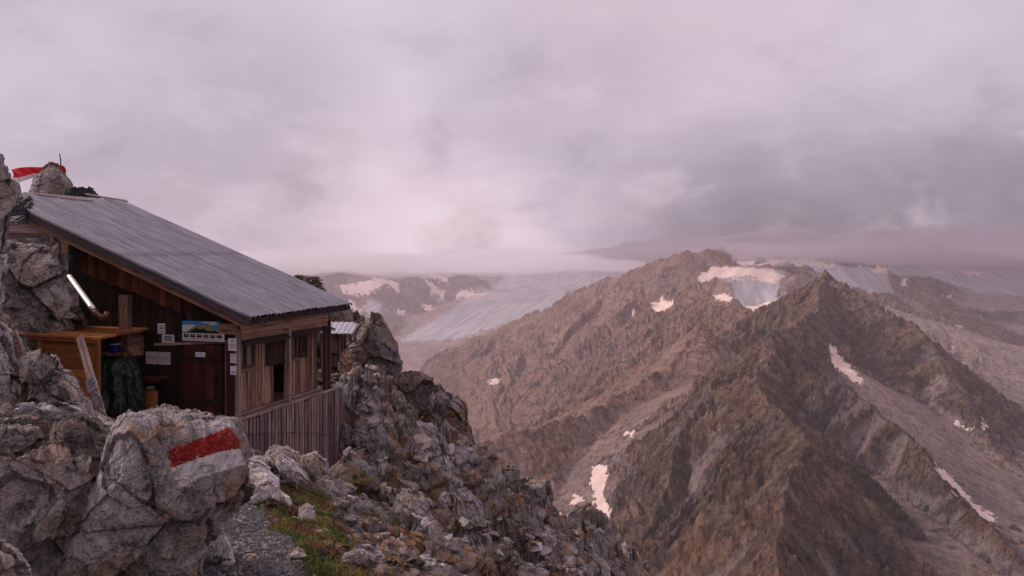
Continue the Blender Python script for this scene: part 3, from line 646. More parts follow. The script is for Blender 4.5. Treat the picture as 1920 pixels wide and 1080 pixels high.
rock('painted_boulder', 'big speckled granite boulder with a red and white trail stripe painted on it', 'boulder',
 [(95,1130),(120,1020),(160,940),(182,880),(190,835),(205,800),(240,778),(290,771),(340,786),(385,790),(432,800),(447,850),(449,905),(440,940),(415,985),(392,1040),(372,1110)], 4.4, .5, 'painted', 3, (.55,.2,.07), .24, 460, .42, fn=paint_attr)
rock('boulder', 'massive cracked granite outcrop filling the bottom left corner', 'boulder',
 [(-120,1130),(-120,790),(-30,782),(60,788),(130,796),(195,800),(240,830),(265,930),(262,1000),(240,1130)], 4.55, .85, 'boulder', 12, (.5,.22,.08), .5, 420, .45)
rock('boulder', 'rounded pale boulder lying on top of the outcrop left of the painted boulder', 'boulder',
 [(92,850),(98,806),(115,786),(160,788),(188,806),(202,835),(195,868),(150,880),(110,870)], 4.35, .22, 'boulder', 22, (.2,.08,.03), .35, 200, .6)
rock('boulder', 'greenish grey slab rock on the outcrop at the left edge', 'boulder',
 [(-60,872),(-50,790),(0,775),(50,782),(88,795),(92,820),(70,850),(20,868)], 4.3, .3, 'boulder', 23, (.3,.1,.04), .35, 220, .6, tonev=.6)
rock('boulder', 'long flat ledge of rock behind the outcrop, below the leaning sign board', 'boulder',
 [(10,768),(45,754),(100,758),(137,770),(138,792),(90,798),(20,795)], 5.2, .3, 'boulder', 24, (.25,.1,.04), .35, 160, .6)
rock('boulder', 'pale pink rounded rock cut off by the bottom left corner', 'boulder',
 [(-70,1130),(-55,1040),(-10,1022),(22,1042),(45,1075),(50,1130)], 2.9, .2, 'slab', 25, (.2,.07,.03), .25, 200, .6, tonev=.8)
rock('boulder', 'grey green boulder in front of the wooden counter', 'boulder',
 [(22,790),(30,700),(38,668),(72,658),(106,668),(116,684),(142,708),(156,738),(164,780),(140,800),(80,805)], 8.0, .7, 'boulder', 33, (.6,.22,.08), .38, 300, .45, tonev=.6)
rock('boulder', 'rough dark boulder at the left edge below the counter', 'boulder',
 [(-90,800),(-90,600),(-40,594),(-6,614),(14,650),(28,692),(28,745),(12,790)], 6.6, .6, 'boulder', 34, (.5,.2,.08), .4, 240, .45)
rock('cliff_face', 'tall grey rock face at the left edge beside the roof', 'cliff',
 [(-260,800),(-260,330),(-60,240),(-22,268),(-2,286),(8,306),(18,322),(34,342),(40,358),(38,376),(20,396),(14,415),(10,445),(6,520),(2,600),(-6,700),(-20,800)], 12.6, 1.0, 'near', 41, (.8,.3,.11), .22, 380, .4)
rock('cliff_face', 'broken brown and grey rock wall under the stub roof beside the flue pipe', 'cliff',
 [(-60,680),(-30,440),(20,440),(85,446),(112,452),(118,490),(128,540),(142,580),(158,605),(150,640),(60,660)], 17.4, .9, 'near', 42, (.9,.35,.13), .42, 340, .4)
rock('boulder', 'brown boulder low on the left beneath the counter edge', 'boulder',
 [(-30,720),(-10,645),(30,636),(68,644),(84,665),(84,700),(30,720)], 17.0, .5, 'near', 43, (.6,.25,.1), .38, 180, .5)
rock('pinnacle', 'pointed brown rock rising behind the top of the roof', 'rock',
 [(40,420),(50,362),(58,340),(74,322),(86,310),(96,304),(108,308),(120,320),(134,336),(142,350),(160,358),(176,368),(196,390),(170,420)], 22.6, .7, 'pinn', 51, (1.0,.3,.1), .2, 300, .5, tonev=.75)
# right-hand cliff
RR_ = [
 ('large dark block with a flat overhang beside the small shed', [(650,730),(640,690),(648,655),(662,640),(668,612),(690,596),(712,604),(724,622),(742,648),(750,690),(742,705),(718,728),(680,735)], 24.6, 1.5, 'cliff', 61, .4),
 ('yellowish rock rising behind the small shed roof', [(560,650),(575,590),(600,572),(625,566),(655,568),(668,585),(676,600),(700,610),(705,650),(640,660)], 27.2, 1.2, 'cliff', 62, .7),
 ('blocky grey rock on the skyline just right of the large dark block', [(742,775),(738,715),(752,702),(790,698),(812,708),(820,730),(815,775),(780,790)], 27.2, 1.1, 'cliff', 63, .45),
 ('brown squared rock on the skyline above the orange rock face', [(800,800),(802,728),(825,722),(848,742),(862,760),(868,800),(840,840)], 28.4, 1.0, 'cliff', 64, .4),
 ('orange rust coloured rock face on the edge of the slope', [(846,850),(842,770),(856,752),(872,756),(879,790),(882,815),(893,848),(902,870),(880,885)], 29.6, 1.0, 'rust', 65, .6),
 ('dark rock step on the slope edge below the orange rock', [(870,900),(868,850),(885,838),(905,838),(925,858),(940,885),(935,925),(900,930)], 30.8, 1.1, 'cliff', 66, .3),
 ('square dark crag standing at the end of the rocky spur', [(945,985),(948,930),(957,908),(985,900),(1025,903),(1031,925),(1029,965),(1010,985),(975,992)], 33.6, 1.3, 'cliff', 67, .35),
 ('small block perched left of the square dark crag', [(925,960),(930,888),(950,874),(972,876),(976,910),(965,950)], 32.6, .9, 'cliff', 68, .4),
 ('tilted slab in the middle of the rocky slope', [(760,880),(752,800),(775,782),(812,790),(835,830),(850,880),(838,905),(800,905)], 22.5, 1.0, 'near', 69, .6),
 ('lichened boulder on the slope right of the plank skirting', [(648,930),(650,880),(668,858),(690,858),(705,885),(702,935),(670,945)], 17.5, .6, 'cliff', 70, .55),
 ('brown boulder below the large dark block', [(640,772),(648,735),(690,722),(720,742),(728,790),(700,812),(660,805)], 23.4, .8, 'near', 71, .45),
 ('long leaning rock rib right of the grassy heap', [(735,1000),(742,925),(765,905),(800,925),(815,975),(812,1030),(780,1045),(750,1035)], 13.0, .6, 'near', 72, .6),
 ('pink grey rock rib low in the middle of the slope', [(845,1000),(850,925),(875,912),(905,945),(925,1000),(922,1040),(880,1035)], 20.5, .9, 'near', 73, .7),
 ('pale boulder with a pinkish face in the middle of the slope', [(818,975),(822,925),(838,915),(860,930),(860,965),(842,985)], 19.0, .5, 'slab', 74, .5),
 ('dark craggy rib above the lowest scree of the slope', [(880,950),(885,905),(905,900),(930,925),(950,960),(955,1000),(925,1000)], 26.5, .9, 'cliff', 75, .4),
]
for lb, ol, dd, th, mt, sd_, tv in RR_:
    rock('rock_outcrop', lb, 'rock', ol, dd, th, mt, sd_, (1.1, .42, .16), .34, 230, .42, tonev=tv)
SL = [
 ('rounded blue grey slab at the left end of the stone heap below the skirting', [(446,888),(450,872),(468,861),(495,864),(515,877),(512,890),(490,895),(455,895)], 9.6, .3, 81),
 ('largest pale blue slab at the front of the stone heap', [(446,942),(455,918),(470,905),(500,898),(530,915),(548,932),(554,948),(540,960),(500,950),(460,948)], 8.6, .4, 82),
 ('pale slab under the rounded slab in the stone heap', [(455,915),(462,896),(490,890),(512,898),(515,912),(490,920)], 9.1, .35, 83),
 ('tall rugged grey rock at the back of the stone heap', [(488,880),(498,850),(512,834),(540,834),(560,850),(566,875),(540,895),(510,890)], 10.6, .35, 84),
 ('long tilted pale slab in the middle of the stone heap', [(515,870),(522,846),(545,860),(570,892),(578,908),(560,918),(535,905)], 9.9, .25, 85),
 ('thin dark edged slab lying flat on the stone heap', [(472,862),(480,855),(505,860),(535,872),(520,880),(495,872)], 10.0, .25, 86),
 ('grey slab at the right end of the stone heap against the skirting', [(562,880),(568,855),(590,850),(612,862),(616,885),(590,895)], 11.2, .3, 87),
 ('small upright pale stone in the grass beside the path', [(562,990),(564,955),(578,946),(590,955),(592,985),(588,1008),(572,1005)], 7.5, .14, 88),
 ('small white stone half sunk in the grass beside the path', [(550,986),(553,970),(566,975),(568,992),(556,996)], 7.3, .08, 89),
 ('pale angular stone at the edge of the path in the foreground', [(528,1056),(536,1040),(558,1030),(578,1042),(572,1058),(545,1064)], 5.5, .16, 90),
 ('angular white and grey boulder at the bottom beside the turf', [(632,1056),(640,1038),(664,1028),(692,1024),(716,1040),(712,1056),(690,1068),(650,1068)], 5.7, .17, 191),
 ('small dark stone at the foot of the painted boulder', [(398,1055),(402,1020),(420,1012),(436,1030),(442,1058),(420,1072)], 4.95, .13, 92),
 ('flat pale stone lying on the path near the bottom edge', [(452,1050),(460,1040),(480,1040),(492,1050),(470,1058)], 5.1, .1, 93),
 ('mid grey stone right of the small upright stone', [(585,1010),(590,992),(606,990),(618,1004),(610,1020),(595,1022)], 7.0, .15, 94),
]
for lb, ol, dd, th, sd_ in SL:
    rock('slab_stone', lb, 'stone', ol, dd, th, 'slab', sd_, (th*1.1, th*.4, th*.15), .34, 140, .55)

tick('rocks')
# angular blocks standing out of the steep slope
rb = np.random.RandomState(21); dgrid = np.exp(np.linspace(math.log(8), math.log(45), 260))
WH = '''highest in the row under the shed terrace|beside the stone footing, right of the skirting top|under the grey blocky skyline rock|halfway down beside the skirting edge|left of the tilted middle slab|directly under the tilted middle slab|below the orange rock, in the slope centre|between the tilted slab and the leaning rib|above the pink grey rib|right beside the pink grey rib|left of the pink grey rib, low down|above the pale pinkish boulder|right of the leaning rock rib|under the dark craggy rib|below the pink grey rib|left under the square dark crag|right under the square dark crag|at the foot of the square dark crag|lowest of those under the square crag|on the descending edge past the square crag|far along the descending edge|right of the lichened boulder|touching the skirting foot|left below the dark rock step|squeezed under the small perched block|at the bottom edge, under the leaning rib|beside the foot of the leaning rib|last one at the bottom right end|between the dark rib and the pale boulder|tucked against the far skirting corner'''.split('|')
for px_, py_, sz_ in [(668,760,46),(700,790,58),(742,800,50),(690,838,52),(735,850,60),(780,850,56),(800,905,60),(752,905,52),(845,930,58),(880,975,56),(830,985,60),(780,965,58),(720,955,48),(905,1010,50),(860,1035,64),(940,1040,56),(985,1020,46),(1030,1010,44),(1010,1060,50),(1075,1030,40),(1120,1060,40),(700,885,46),(655,815,40),(820,835,40),(975,975,36),(800,1050,60),(740,1020,50),(1160,1075,34),(900,890,36),(665,720,34)]:
    zz_ = near_f((px_-960)/F*dgrid, dgrid)-.35; hit = np.nonzero(zz_ > (HZ-py_)/F*dgrid)[0]
    if not len(hit): WH.pop(0); continue
    dd_ = dgrid[hit[0]]; k_ = rb.randint(5, 8); an = np.sort(rb.uniform(0, 2*np.pi, k_)+0)+np.arange(k_)*.0; an = np.linspace(0, 2*np.pi, k_, endpoint=False)+rb.uniform(-.3, .3, k_)
    rr_ = sz_*rb.uniform(.48, .72, k_); tl = math.radians(rb.uniform(38, 62)); ex_, ey_ = rr_*np.cos(an)*1.25, rr_*np.sin(an)*.72
    ol_ = [(px_+a*math.cos(tl)-b*math.sin(tl), py_+a*math.sin(tl)+b*math.cos(tl)) for a, b in zip(ex_, ey_)]
    wi_ = WH.pop(0); o_ = rock('rock_block', 'angular block on the steep slope, '+wi_, 'rock', ol_, dd_, sz_/F*dd_*.55, ('near', 'cliff', 'cliff', 'near')[rb.randint(4)], 300+px_, (.9, .34, .13), .3, 110, .35, group='blocks jutting out of the steep slope', tonev=rb.uniform(.15, .75))
# ---- turf: blades
def blades(name, n, region, hgt, cols, mat_rough=.8, seed=3):
    r = np.random.RandomState(seed)
    x = r.uniform(region[0], region[1], n*6); y = r.uniform(region[2], region[3], n*6)
    z, pm, g_, _, _, ms = gz(x, y); k = (r.uniform(size=len(x)) < g_*1.1*(.25+.75*sst(fbm(x*3, y*3, 14, 3), -.3, .3))); x, y, z = x[k][:n], y[k][:n], z[k][:n]; n = len(x)
    a = r.uniform(0, 6.28, n); h = hgt*np.exp(r.normal(0, .4, n)); wd = h*.09+.0012; le = r.normal(0, .5, (n, 2))*h[:, None]
    bx, by = np.cos(a)*wd, np.sin(a)*wd
    V = np.stack([np.stack([x-bx, y-by, z-.01], 1), np.stack([x+bx, y+by, z-.01], 1), np.stack([x+le[:, 0]*.4+bx*.7, y+le[:, 1]*.4+by*.7, z+h*.6], 1), np.stack([x+le[:, 0]*.4-bx*.7, y+le[:, 1]*.4-by*.7, z+h*.6], 1), np.stack([x+le[:, 0], y+le[:, 1], z+h], 1)], 1).reshape(-1, 3)
    b = np.arange(n)*5
    Fq = np.stack([b, b+1, b+2, b+3], 1); Ft = np.stack([b+3, b+2, b+4], 1)
    hue = np.clip(.5+1.1*fbm(x*1.8, y*1.8, 15, 4)+r.normal(0, .12, n), 0, 1)
    m, t = new_mat(name); hu = t.attr('hue')
    c = t.mix(t.ramp(hu, .15, .5), cols[0], cols[1]); c = t.mix(t.ramp(hu, .5, .8), c, cols[2])
    finish(m, t, c, .8, spec=.15)
    o = mesh_np(name, V, [Fq, Ft], m, attrs=dict(hue=np.repeat(hue, 5))); tag(o, kind='stuff'); return o
blades('grass', 90000, (-4.2, -.4, 4.6, 10.5), .02, ((.10, .13, .035), (.26, .25, .07), (.22, .12, .075)))

# ================================================================ hut
TH_ = math.radians(-16); OX = P(447, 783, 16.9)
RZ = Matrix.Rotation(TH_, 4, 'Z'); ML = Matrix.Translation(OX) @ RZ; MI = ML.inverted()
def onp(px, py, axis, val):          # where a sight line meets a plane of the hut (hut coordinates)
    o = MI @ Vector((0, 0, 0)); d_ = (RZ.inverted() @ Vector(((px-960)/F, 1, (HZ-py)/F)))
    t_ = (val-o[axis])/d_[axis]; return o+d_*t_
G = lambda px, py, y=0.0: onp(px, py, 1, y)
E_ = lambda px, py, x=0.0: onp(px, py, 0, x)
def empty(name, loc=(0, 0, 0), rz=0.0, parent=None):
    o = bpy.data.objects.new(name, None); C.objects.link(o); o.location = loc; o.rotation_euler = (0, 0, rz); o.empty_display_size = .1
    return o
class MB:
    def __init__(s, seed=0): s.V = []; s.F = []; s.gc = []; s.rn = []; s.r = random.Random(seed); s.n = 0
    def hexa(s, p, rnd=None):
        """8 corners: bottom ring 0-3, top ring 4-7"""
        p = [Vector(q) for q in p]; s.V += [tuple(q) for q in p]; n = s.n
        s.F += [(n, n+3, n+2, n+1), (n+4, n+5, n+6, n+7), (n, n+1, n+5, n+4), (n+1, n+2, n+6, n+5), (n+2, n+3, n+7, n+6), (n+3, n, n+4, n+7)]
        e = [((p[1]-p[0]).length, 0), ((p[3]-p[0]).length, 1), ((p[4]-p[0]).length, 2)]; lo = max(e)[1]
        dims = {0: e[0][0], 1: e[1][0], 2: e[2][0]}
        base = [(0, 0, 0), (1, 0, 0), (1, 1, 0), (0, 1, 0), (0, 0, 1), (1, 0, 1), (1, 1, 1), (0, 1, 1)]
        ordr = [k for k in (0, 1, 2) if k != lo]+[lo]
        for b in base: s.gc.append(tuple(b[k]*dims[k] for k in ordr))
        rn = s.r.random() if rnd is None else rnd; s.rn += [rn]*8; s.n += 8
    def box(s, c, d, rnd=None, R=None, tilt=None):
        h = Vector(d)/2; pts = []
        for dz in (-1, 1):
            for dx, dy in ((-1, -1), (1, -1), (1, 1), (-1, 1)):
                v = Vector((dx*h.x, dy*h.y, dz*h.z)); v = R @ v if R is not None else v; pts.append(v+Vector(c))
        s.hexa(pts, rnd)
    def beam(s, a, b, w, h, rnd=None, up=(0, 0, 1), roll=0):
        a, b = Vector(a), Vector(b); ax = (b-a).normalized(); sd = ax.cross(Vector(up)).normalized(); u = sd.cross(ax)
        pts = []
        for q in (a, b): pts += [q-sd*w/2-u*h/2, q+sd*w/2-u*h/2, q+sd*w/2+u*h/2, q-sd*w/2+u*h/2]
        s.hexa(pts, rnd)
    def each(s, name, mat, parent=None):
        """every board an object of its own"""
        out = []
        for k in range(s.n//8):
            V = np.array(s.V[k*8:k*8+8]); Fc = np.array(s.F[:6]); out.append(mesh_np(name, V, Fc, mat, parent, dict(gc=np.array(s.gc[k*8:k*8+8]), rnd=np.array(s.rn[k*8:k*8+8]))))
        return out
    def build(s, name, mat, parent=None, label=None, bevel=0.0):
        V = np.array(s.V); Fc = np.array(s.F)
        o = mesh_np(name, V, Fc, mat, parent, dict(gc=np.array(s.gc), rnd=np.array(s.rn)))
        if label: o['label'] = label
        if bevel:
            b = o.modifiers.new('b', 'BEVEL'); b.width = bevel; b.segments = 1; b.limit_method = 'NONE'
        return o
def tube_np(pts, rad, n=10, cap=True):
    pts = [Vector(p) for p in pts]; V = []; Fc = []
    for i, p in enumerate(pts):
        a = pts[max(i-1, 0)]; b = pts[min(i+1, len(pts)-1)]; ax = (b-a).normalized(); s_ = ax.orthogonal().normalized() if i == 0 else (s_-ax*s_.dot(ax)).normalized(); u = ax.cross(s_)
        r_ = rad[i] if isinstance(rad, (list, tuple)) else rad
        for k in range(n): t_ = 2*math.pi*k/n; V.append(tuple(p+(s_*math.cos(t_)+u*math.sin(t_))*r_))
    for i in range(len(pts)-1):
        for k in range(n): Fc.append((i*n+k, i*n+(k+1) % n, (i+1)*n+(k+1) % n, (i+1)*n+k))
    V.append(tuple(pts[0])); V.append(tuple(pts[-1])); tri = []
    for k in range(n): tri.append((len(V)-2, (k+1) % n, k)); tri.append((len(V)-1, (len(pts)-1)*n+k, (len(pts)-1)*n+(k+1) % n))
    return np.array(V), [np.array(Fc), np.array(tri)]
def tube(name, pts, rad, mat, parent=None, n=10, smooth=True):
    V, Fc = tube_np(pts, rad, n); return mesh_np(name, V, Fc, mat, parent, smooth=smooth)

hut = tag(empty('mountain_hut', OX, TH_), 'weathered wooden mountain hut with a long sloping metal roof built against the rocks', 'hut')
# ---- roof plane
A_ = Vector((.70, -.55, 2.30)); B_ = Vector((.38, 4.60, 2.29)); K_ = G(50, 398, -.75)
nrm = (B_-A_).cross(K_-A_).normalized()
if nrm.z < 0: nrm = -nrm
def on_roof(px, py):
    o = MI @ Vector((0, 0, 0)); d_ = RZ.inverted() @ Vector(((px-960)/F, 1, (HZ-py)/F)); t_ = (A_-o).dot(nrm)/d_.dot(nrm); return o+d_*t_
Ct, Dt = on_roof(-31, 359), on_roof(228, 378)
m, t = new_mat('corrugated_metal')
g = t.node('ShaderNodeTexCoord').outputs['Object']; gn = t.noise(t.mapping(g, (.8, 5, .8)), 1.2, 6, .7, .5); g2 = t.noise(t.mapping(g, (1.2, 14, 1)), 2, 6, .75); g3 = t.noise(g, 9, 5, .7)
c = t.mix(t.ramp(gn, .3, .7), (.20, .197, .225), (.38, .37, .41)); c = t.mix(t.math('MULTIPLY', t.ramp(g2, .48, .66), .75), c, (.19, .165, .17)); c = t.mix(t.math('MULTIPLY', t.ramp(g3, .6, .75), .4), c, (.22, .15, .12))
c = t.mix(t.math('MULTIPLY', t.attr('groove_shade'), .85), c, (.035, .03, .035)); c = t.mix(t.math('MULTIPLY', t.attr('lap'), .6), c, (.07, .05, .045))  # shade in the rib valleys painted into the colour; darker line at the sheet lap
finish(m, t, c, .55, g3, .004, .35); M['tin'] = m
def roof_sheet(name, a, b, c_, d_, nrib, nlen, amp, mat, parent, th=.012, seed=0, sharp=.5):
    """a,b at the eave; c_ above a, d_ above b"""
    r = np.random.RandomState(seed); a, b, c_, d_ = [np.array(v) for v in (a, b, c_, d_)]; per = 8
    u = np.linspace(0, 1, nrib*per+1); v = np.linspace(0, 1, nlen)
    U, Vv = np.meshgrid(u, v); U_, V_ = U[..., None], Vv[..., None]
    Pp = (a*(1-U_)+b*U_)*(1-V_)+(c_*(1-U_)+d_*U_)*V_
    n_ = np.cross(b-a, c_-a); n_ = n_/np.linalg.norm(n_); n_ = n_*np.sign(n_[2])
    prof = np.abs(np.sin(np.pi*U*nrib))**sharp*amp
    sag = .012*fbm(U*9, Vv*5, seed, 3)+.006*np.floor(U*nrib/5.0001 % 2)
    ex_ = _h(np.floor(U*nrib/3).astype(np.int32), np.zeros_like(U, dtype=np.int32)+5, seed); Pp = Pp+((a-c_)/np.linalg.norm(a-c_))*(.05*(ex_-.3)*(Vv < .01))[..., None]
    top = Pp+n_*(prof+sag)[..., None]; bot = Pp-n_*th+n_*(prof+sag)[..., None]
    nr, nc = U.shape; Vall = np.concatenate([top.reshape(-1, 3), bot.reshape(-1, 3)]); g_ = grid_faces(nr, nc); N_ = nr*nc
    def strip(idx): idx = np.array(idx); return np.stack([idx[:-1], idx[1:], idx[1:]+N_, idx[:-1]+N_], 1)
    Fs = [g_, g_[:, ::-1]+N_, strip(range(nc)), strip(range(N_-nc, N_))[:, ::-1], strip(range(0, N_, nc))[:, ::-1], strip(range(nc-1, N_, nc))]
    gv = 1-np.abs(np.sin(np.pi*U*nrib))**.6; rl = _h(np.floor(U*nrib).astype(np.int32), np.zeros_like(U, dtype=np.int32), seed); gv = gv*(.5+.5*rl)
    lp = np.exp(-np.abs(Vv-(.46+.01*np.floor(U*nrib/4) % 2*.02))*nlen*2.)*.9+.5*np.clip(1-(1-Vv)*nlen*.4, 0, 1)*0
    return mesh_np(name, Vall, np.concatenate(Fs), mat, parent, dict(groove_shade=np.tile(gv.ravel(), 2), lap=np.tile(lp.ravel(), 2)))
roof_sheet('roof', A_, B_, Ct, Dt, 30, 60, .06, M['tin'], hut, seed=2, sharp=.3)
up = nrm
dn = .04
rk = (Ct-A_)
# rake boards under the near edge, eave fascia
mb_ = MB(1); kk_ = K_+(A_-K_)*(-.0)
mb_.beam(A_-up*.07+Vector((0, .03, 0)), K_-up*.07+Vector((0, .03, 0)), .04, .15, up=up, rnd=.0); mb_.build('rake_board', M['wood_slate'], hut)
mb_ = MB(2); mb_.beam(A_-up*.24+(K_-A_)*.02+Vector((0, .18, 0)), K_-up*.24+Vector((0, .18, 0)), .07, .13, up=up, rnd=.7); mb_.build('rafter', M['wood_tan'], hut)
mb_ = MB(3); mb_.beam(A_-up*.08+Vector((-.03, .02, 0)), B_-up*.08+Vector((-.03, 0, 0)), .03, .13, rnd=.1); mb_.build('eave_board', M['wood_dark'], hut)
mb_ = MB(31)   # rafter tails under the eave
for i in range(9):
    q = A_+(B_-A_)*(.06+i*.11)-up*.10; mb_.beam(q, q+(K_-A_).normalized()*1.2, .07, .09)
mb_.each('rafter_tail', M['wood_dark'], hut)
# roof deck beneath the sheet
mb_ = MB(4); q = [A_, B_, Dt, Ct]; mb_.hexa([v-up*.07 for v in (A_+Vector((-.1, .05, 0)), B_+Vector((-.1, -.03, 0)), Dt, Ct)]+[v-up*.035 for v in (A_+Vector((-.1, .05, 0)), B_+Vector((-.1, -.03, 0)), Dt, Ct)]); mb_.build('roof_deck', M['wood_dark'], hut)
# boards over the roof top
mb_ = MB(5)
a1, a2 = on_roof(64, 368), on_roof(170, 380); mb_.beam(a1+up*.07, a2+up*.07, .16, .03, up=up)
a1, a2 = on_roof(160, 368), on_roof(236, 380); mb_.beam(a1+up*.06, a2+up*.06, .14, .03, up=up); mb_.each('roof_board', M['wood_grey'], hut)
M['felt'] = flat_mat('black_roofing_felt', (.012, .012, .013), .95, 0, .5, 9, .01)
def drape(name, base_pts, h, mat, parent, seed, n=26):
    """crumpled sheet over a quad"""
    a, b, c_, d_ = [np.array(v) for v in base_pts]; u = np.linspace(0, 1, n); U, V_ = np.meshgrid(u, u); U3, V3 = U[..., None], V_[..., None]
    Pp = (a*(1-U3)+b*U3)*(1-V3)+(d_*(1-U3)+c_*U3)*V3; e = np.minimum(1, 5*np.minimum(np.minimum(U, 1-U), np.minimum(V_, 1-V_)))
    Pp[..., 2] += h*e*(.8+.9*fbm(U*5, V_*5, seed, 4)); Pp[..., 0] += .05*fbm(U*6, V_*6, seed+3, 3); Pp[..., 1] += .05*fbm(U*6, V_*6, seed+4, 3)
    V0 = Pp.reshape(-1, 3); V1 = V0-np.array((0, 0, .03)); g_ = grid_faces(n, n); N_ = n*n
    def strip(idx): idx = np.array(idx); return np.stack([idx[:-1], idx[1:], idx[1:]+N_, idx[:-1]+N_], 1)
    Fs = [g_, g_[:, ::-1]+N_, strip(range(n)), strip(range(N_-n, N_))[:, ::-1], strip(range(0, N_, n))[:, ::-1], strip(range(n-1, N_, n))]
    return mesh_np(name, np.concatenate([V0, V1]), np.concatenate(Fs), mat, parent)
drape('roofing_felt', [on_roof(120, 366), on_roof(188, 370), on_roof(172, 352), on_roof(124, 357)], .10, M['felt'], hut, 3)
# ---- stub roof and beam at the upper left
s1, s2 = G(14, 419, -.55), G(80, 423, -.5); s3, s4 = s2+Vector((-.25, .8, .27)), s1+Vector((-.1, .8, .34))
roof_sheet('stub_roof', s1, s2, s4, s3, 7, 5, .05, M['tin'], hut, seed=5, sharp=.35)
drape('roof_flashing', [on_roof(12, 404), on_roof(70, 398), on_roof(64, 366), on_roof(12, 372)], .09, M['felt'], hut, 9)
mb_ = MB(6); a1, a2 = G(18, 436, -.5), G(92, 438, -.5); mb_.beam(a1+Vector((0, 0, .11)), a2+Vector((.0, 0, .11)), .14, .20); mb_.beam(a1-Vector((0, -.02, .06)), a2-Vector((0, -.02, .06)), .12, .12, rnd=.2)
a1, a2 = G(98, 436, -.48), G(108, 470, -.48); mb_.beam(a1, a2, .14, .12); mb_.each('header_beam', M['wood_grey'], hut)
# ---- gable wall: dark recessed wall, upper cladding boards
roofz = lambda x, y: A_.z-(nrm.x*(x-A_.x)+nrm.y*(y-A_.y))/nrm.z
mb_ = MB(7); xx = -5.2
while xx < -.02:
    w_ = min(.17, -.02-xx); z0 = 0.0
    y0 = .35 if xx < -1.6 else .06
    zt = roofz(xx+w_, y0)-.12
    mb_.hexa([(xx, y0, z0-.4), (xx+w_-.008, y0, z0-.4), (xx+w_-.008, y0+.04, z0-.4), (xx, y0+.04, z0-.4), (xx, y0, roofz(xx, y0)-.12), (xx+w_-.008, y0, zt), (xx+w_-.008, y0+.04, zt), (xx, y0+.04, roofz(xx, y0)-.12)])
    xx += w_
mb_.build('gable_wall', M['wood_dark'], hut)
mb_ = MB(71); mb_.box((-1.60, .2, 1.2), (.05, .3, 3.2)); mb_.build('wall_return', M['wood_dark'], hut)
mb_ = MB(8); xx = -4.7       # reddish cladding above the opening, its lower edge sloping
while xx < -.25:
    w_ = .19+.03*math.sin(xx*9); a = G(0, 0).z
    px1 = -xx
    zb = 2.30+.30*(-xx-1.5) if xx < -1.5 else 2.18
    zb += .012*math.sin(xx*21)
    z1, z2 = roofz(xx, -.12)-.16, roofz(xx+w_, -.12)-.16
    yc_ = .10 if xx > -2.6 else .24; zr = zb-(.30*w_ if xx < -1.5 else 0)
    if z2-zb > .03: mb_.hexa([(xx, yc_, zb), (xx+w_-.012, yc_, zr), (xx+w_-.012, yc_+.03, zr), (xx, yc_+.03, zb), (xx, yc_, z1), (xx+w_-.012, yc_, z2), (xx+w_-.012, yc_+.03, z2), (xx, yc_+.03, z1)])
    xx += w_
mb_.build('gable_cladding', M['wood_red'], hut)
mb_ = MB(81); mb_.beam(G(290, 646, .02), G(447, 640, .02), .05, .06); mb_.beam((-1.62, -.02, -.1), (-1.62, -.02, 1.66), .07, .07); mb_.beam((-.42, -.02, -.1), (-.42, -.02, 1.68), .05, .05); mb_.each('door_frame', M['wood_grey'], hut)
# door
dl, dr = G(343, 645).x, G(416, 645).x; dzt, dzb = 1.62, -.05
mb_ = MB(9)
for i in range(5):
    w_ = (dr-dl)/5; mb_.box((dl+w_*(i+.5), .02, (dzt+dzb)/2), (w_-.006, .04, dzt-dzb))
door = mb_.build('door', M['wood_door'], hut)
mb_ = MB(91); mb_.box(((dl+dr)/2, -.015, 1.32), (dr-dl-.06, .03, .13)); mb_.box(((dl+dr)/2, -.015, .32), (dr-dl-.06, .03, .13)); mb_.each('door_batten', M['wood_dark'], door)
M['iron'] = flat_mat('dark_iron', (.03, .03, .032), .5, .8, .3, 20, .002)
mb_ = MB(92); mb_.box((dr-.12, -.02, .82), (.04, .03, .16)); mb_.box((dr-.15, -.05, .84), (.12, .02, .025)); mb_.build('door_latch', M['iron'], door)
# posts
mb_ = MB(10); mb_.box((-.045, .05, .95), (.09, .1, 2.1)); mb_.build('corner_post', M['wood_grey'], hut)
ym = E_(541, 757).y; yf = E_(613, 727).y
mb_ = MB(11); mb_.beam((0, ym, -.05), (0, ym, roofz(0, ym)-.08), .10, .10, up=(0, 1, 0)); mb_.build('post', M['wood_grey'], hut)
mb_ = MB(12); mb_.beam((-.03, yf, -.05), (-.03, yf, roofz(0, yf)-.12), .20, .10, up=(1, 0, 0)); mb_.beam((.05, yf+.04, -.05), (.05, yf+.04, 1.9), .06, .08, up=(1, 0, 0)); mb_.build('post', M['wood_brown'], hut)
mb_ = MB(13); ztop = 2.16
mb_.box((.03, ym/2-.0, 2.02), (.05, ym-.06, .30), rnd=.7); mb_.box((.03, (ym+yf)/2, 2.04), (.05, yf-ym-.06, .32), rnd=.85)
mb_.box((.02, ym/2, 1.81), (.06, ym-.10, .13), rnd=.3); mb_.box((.02, (ym+yf)/2, 1.82), (.06, yf-ym-.10, .13), rnd=.4)
mb_.box((-.25, -.02, 2.0), (.46, .05, .24), rnd=.5)
mb_.each('plate_beam', M['wood_tan'], hut)
mb_ = MB(14)  # shingled ledges over the windows
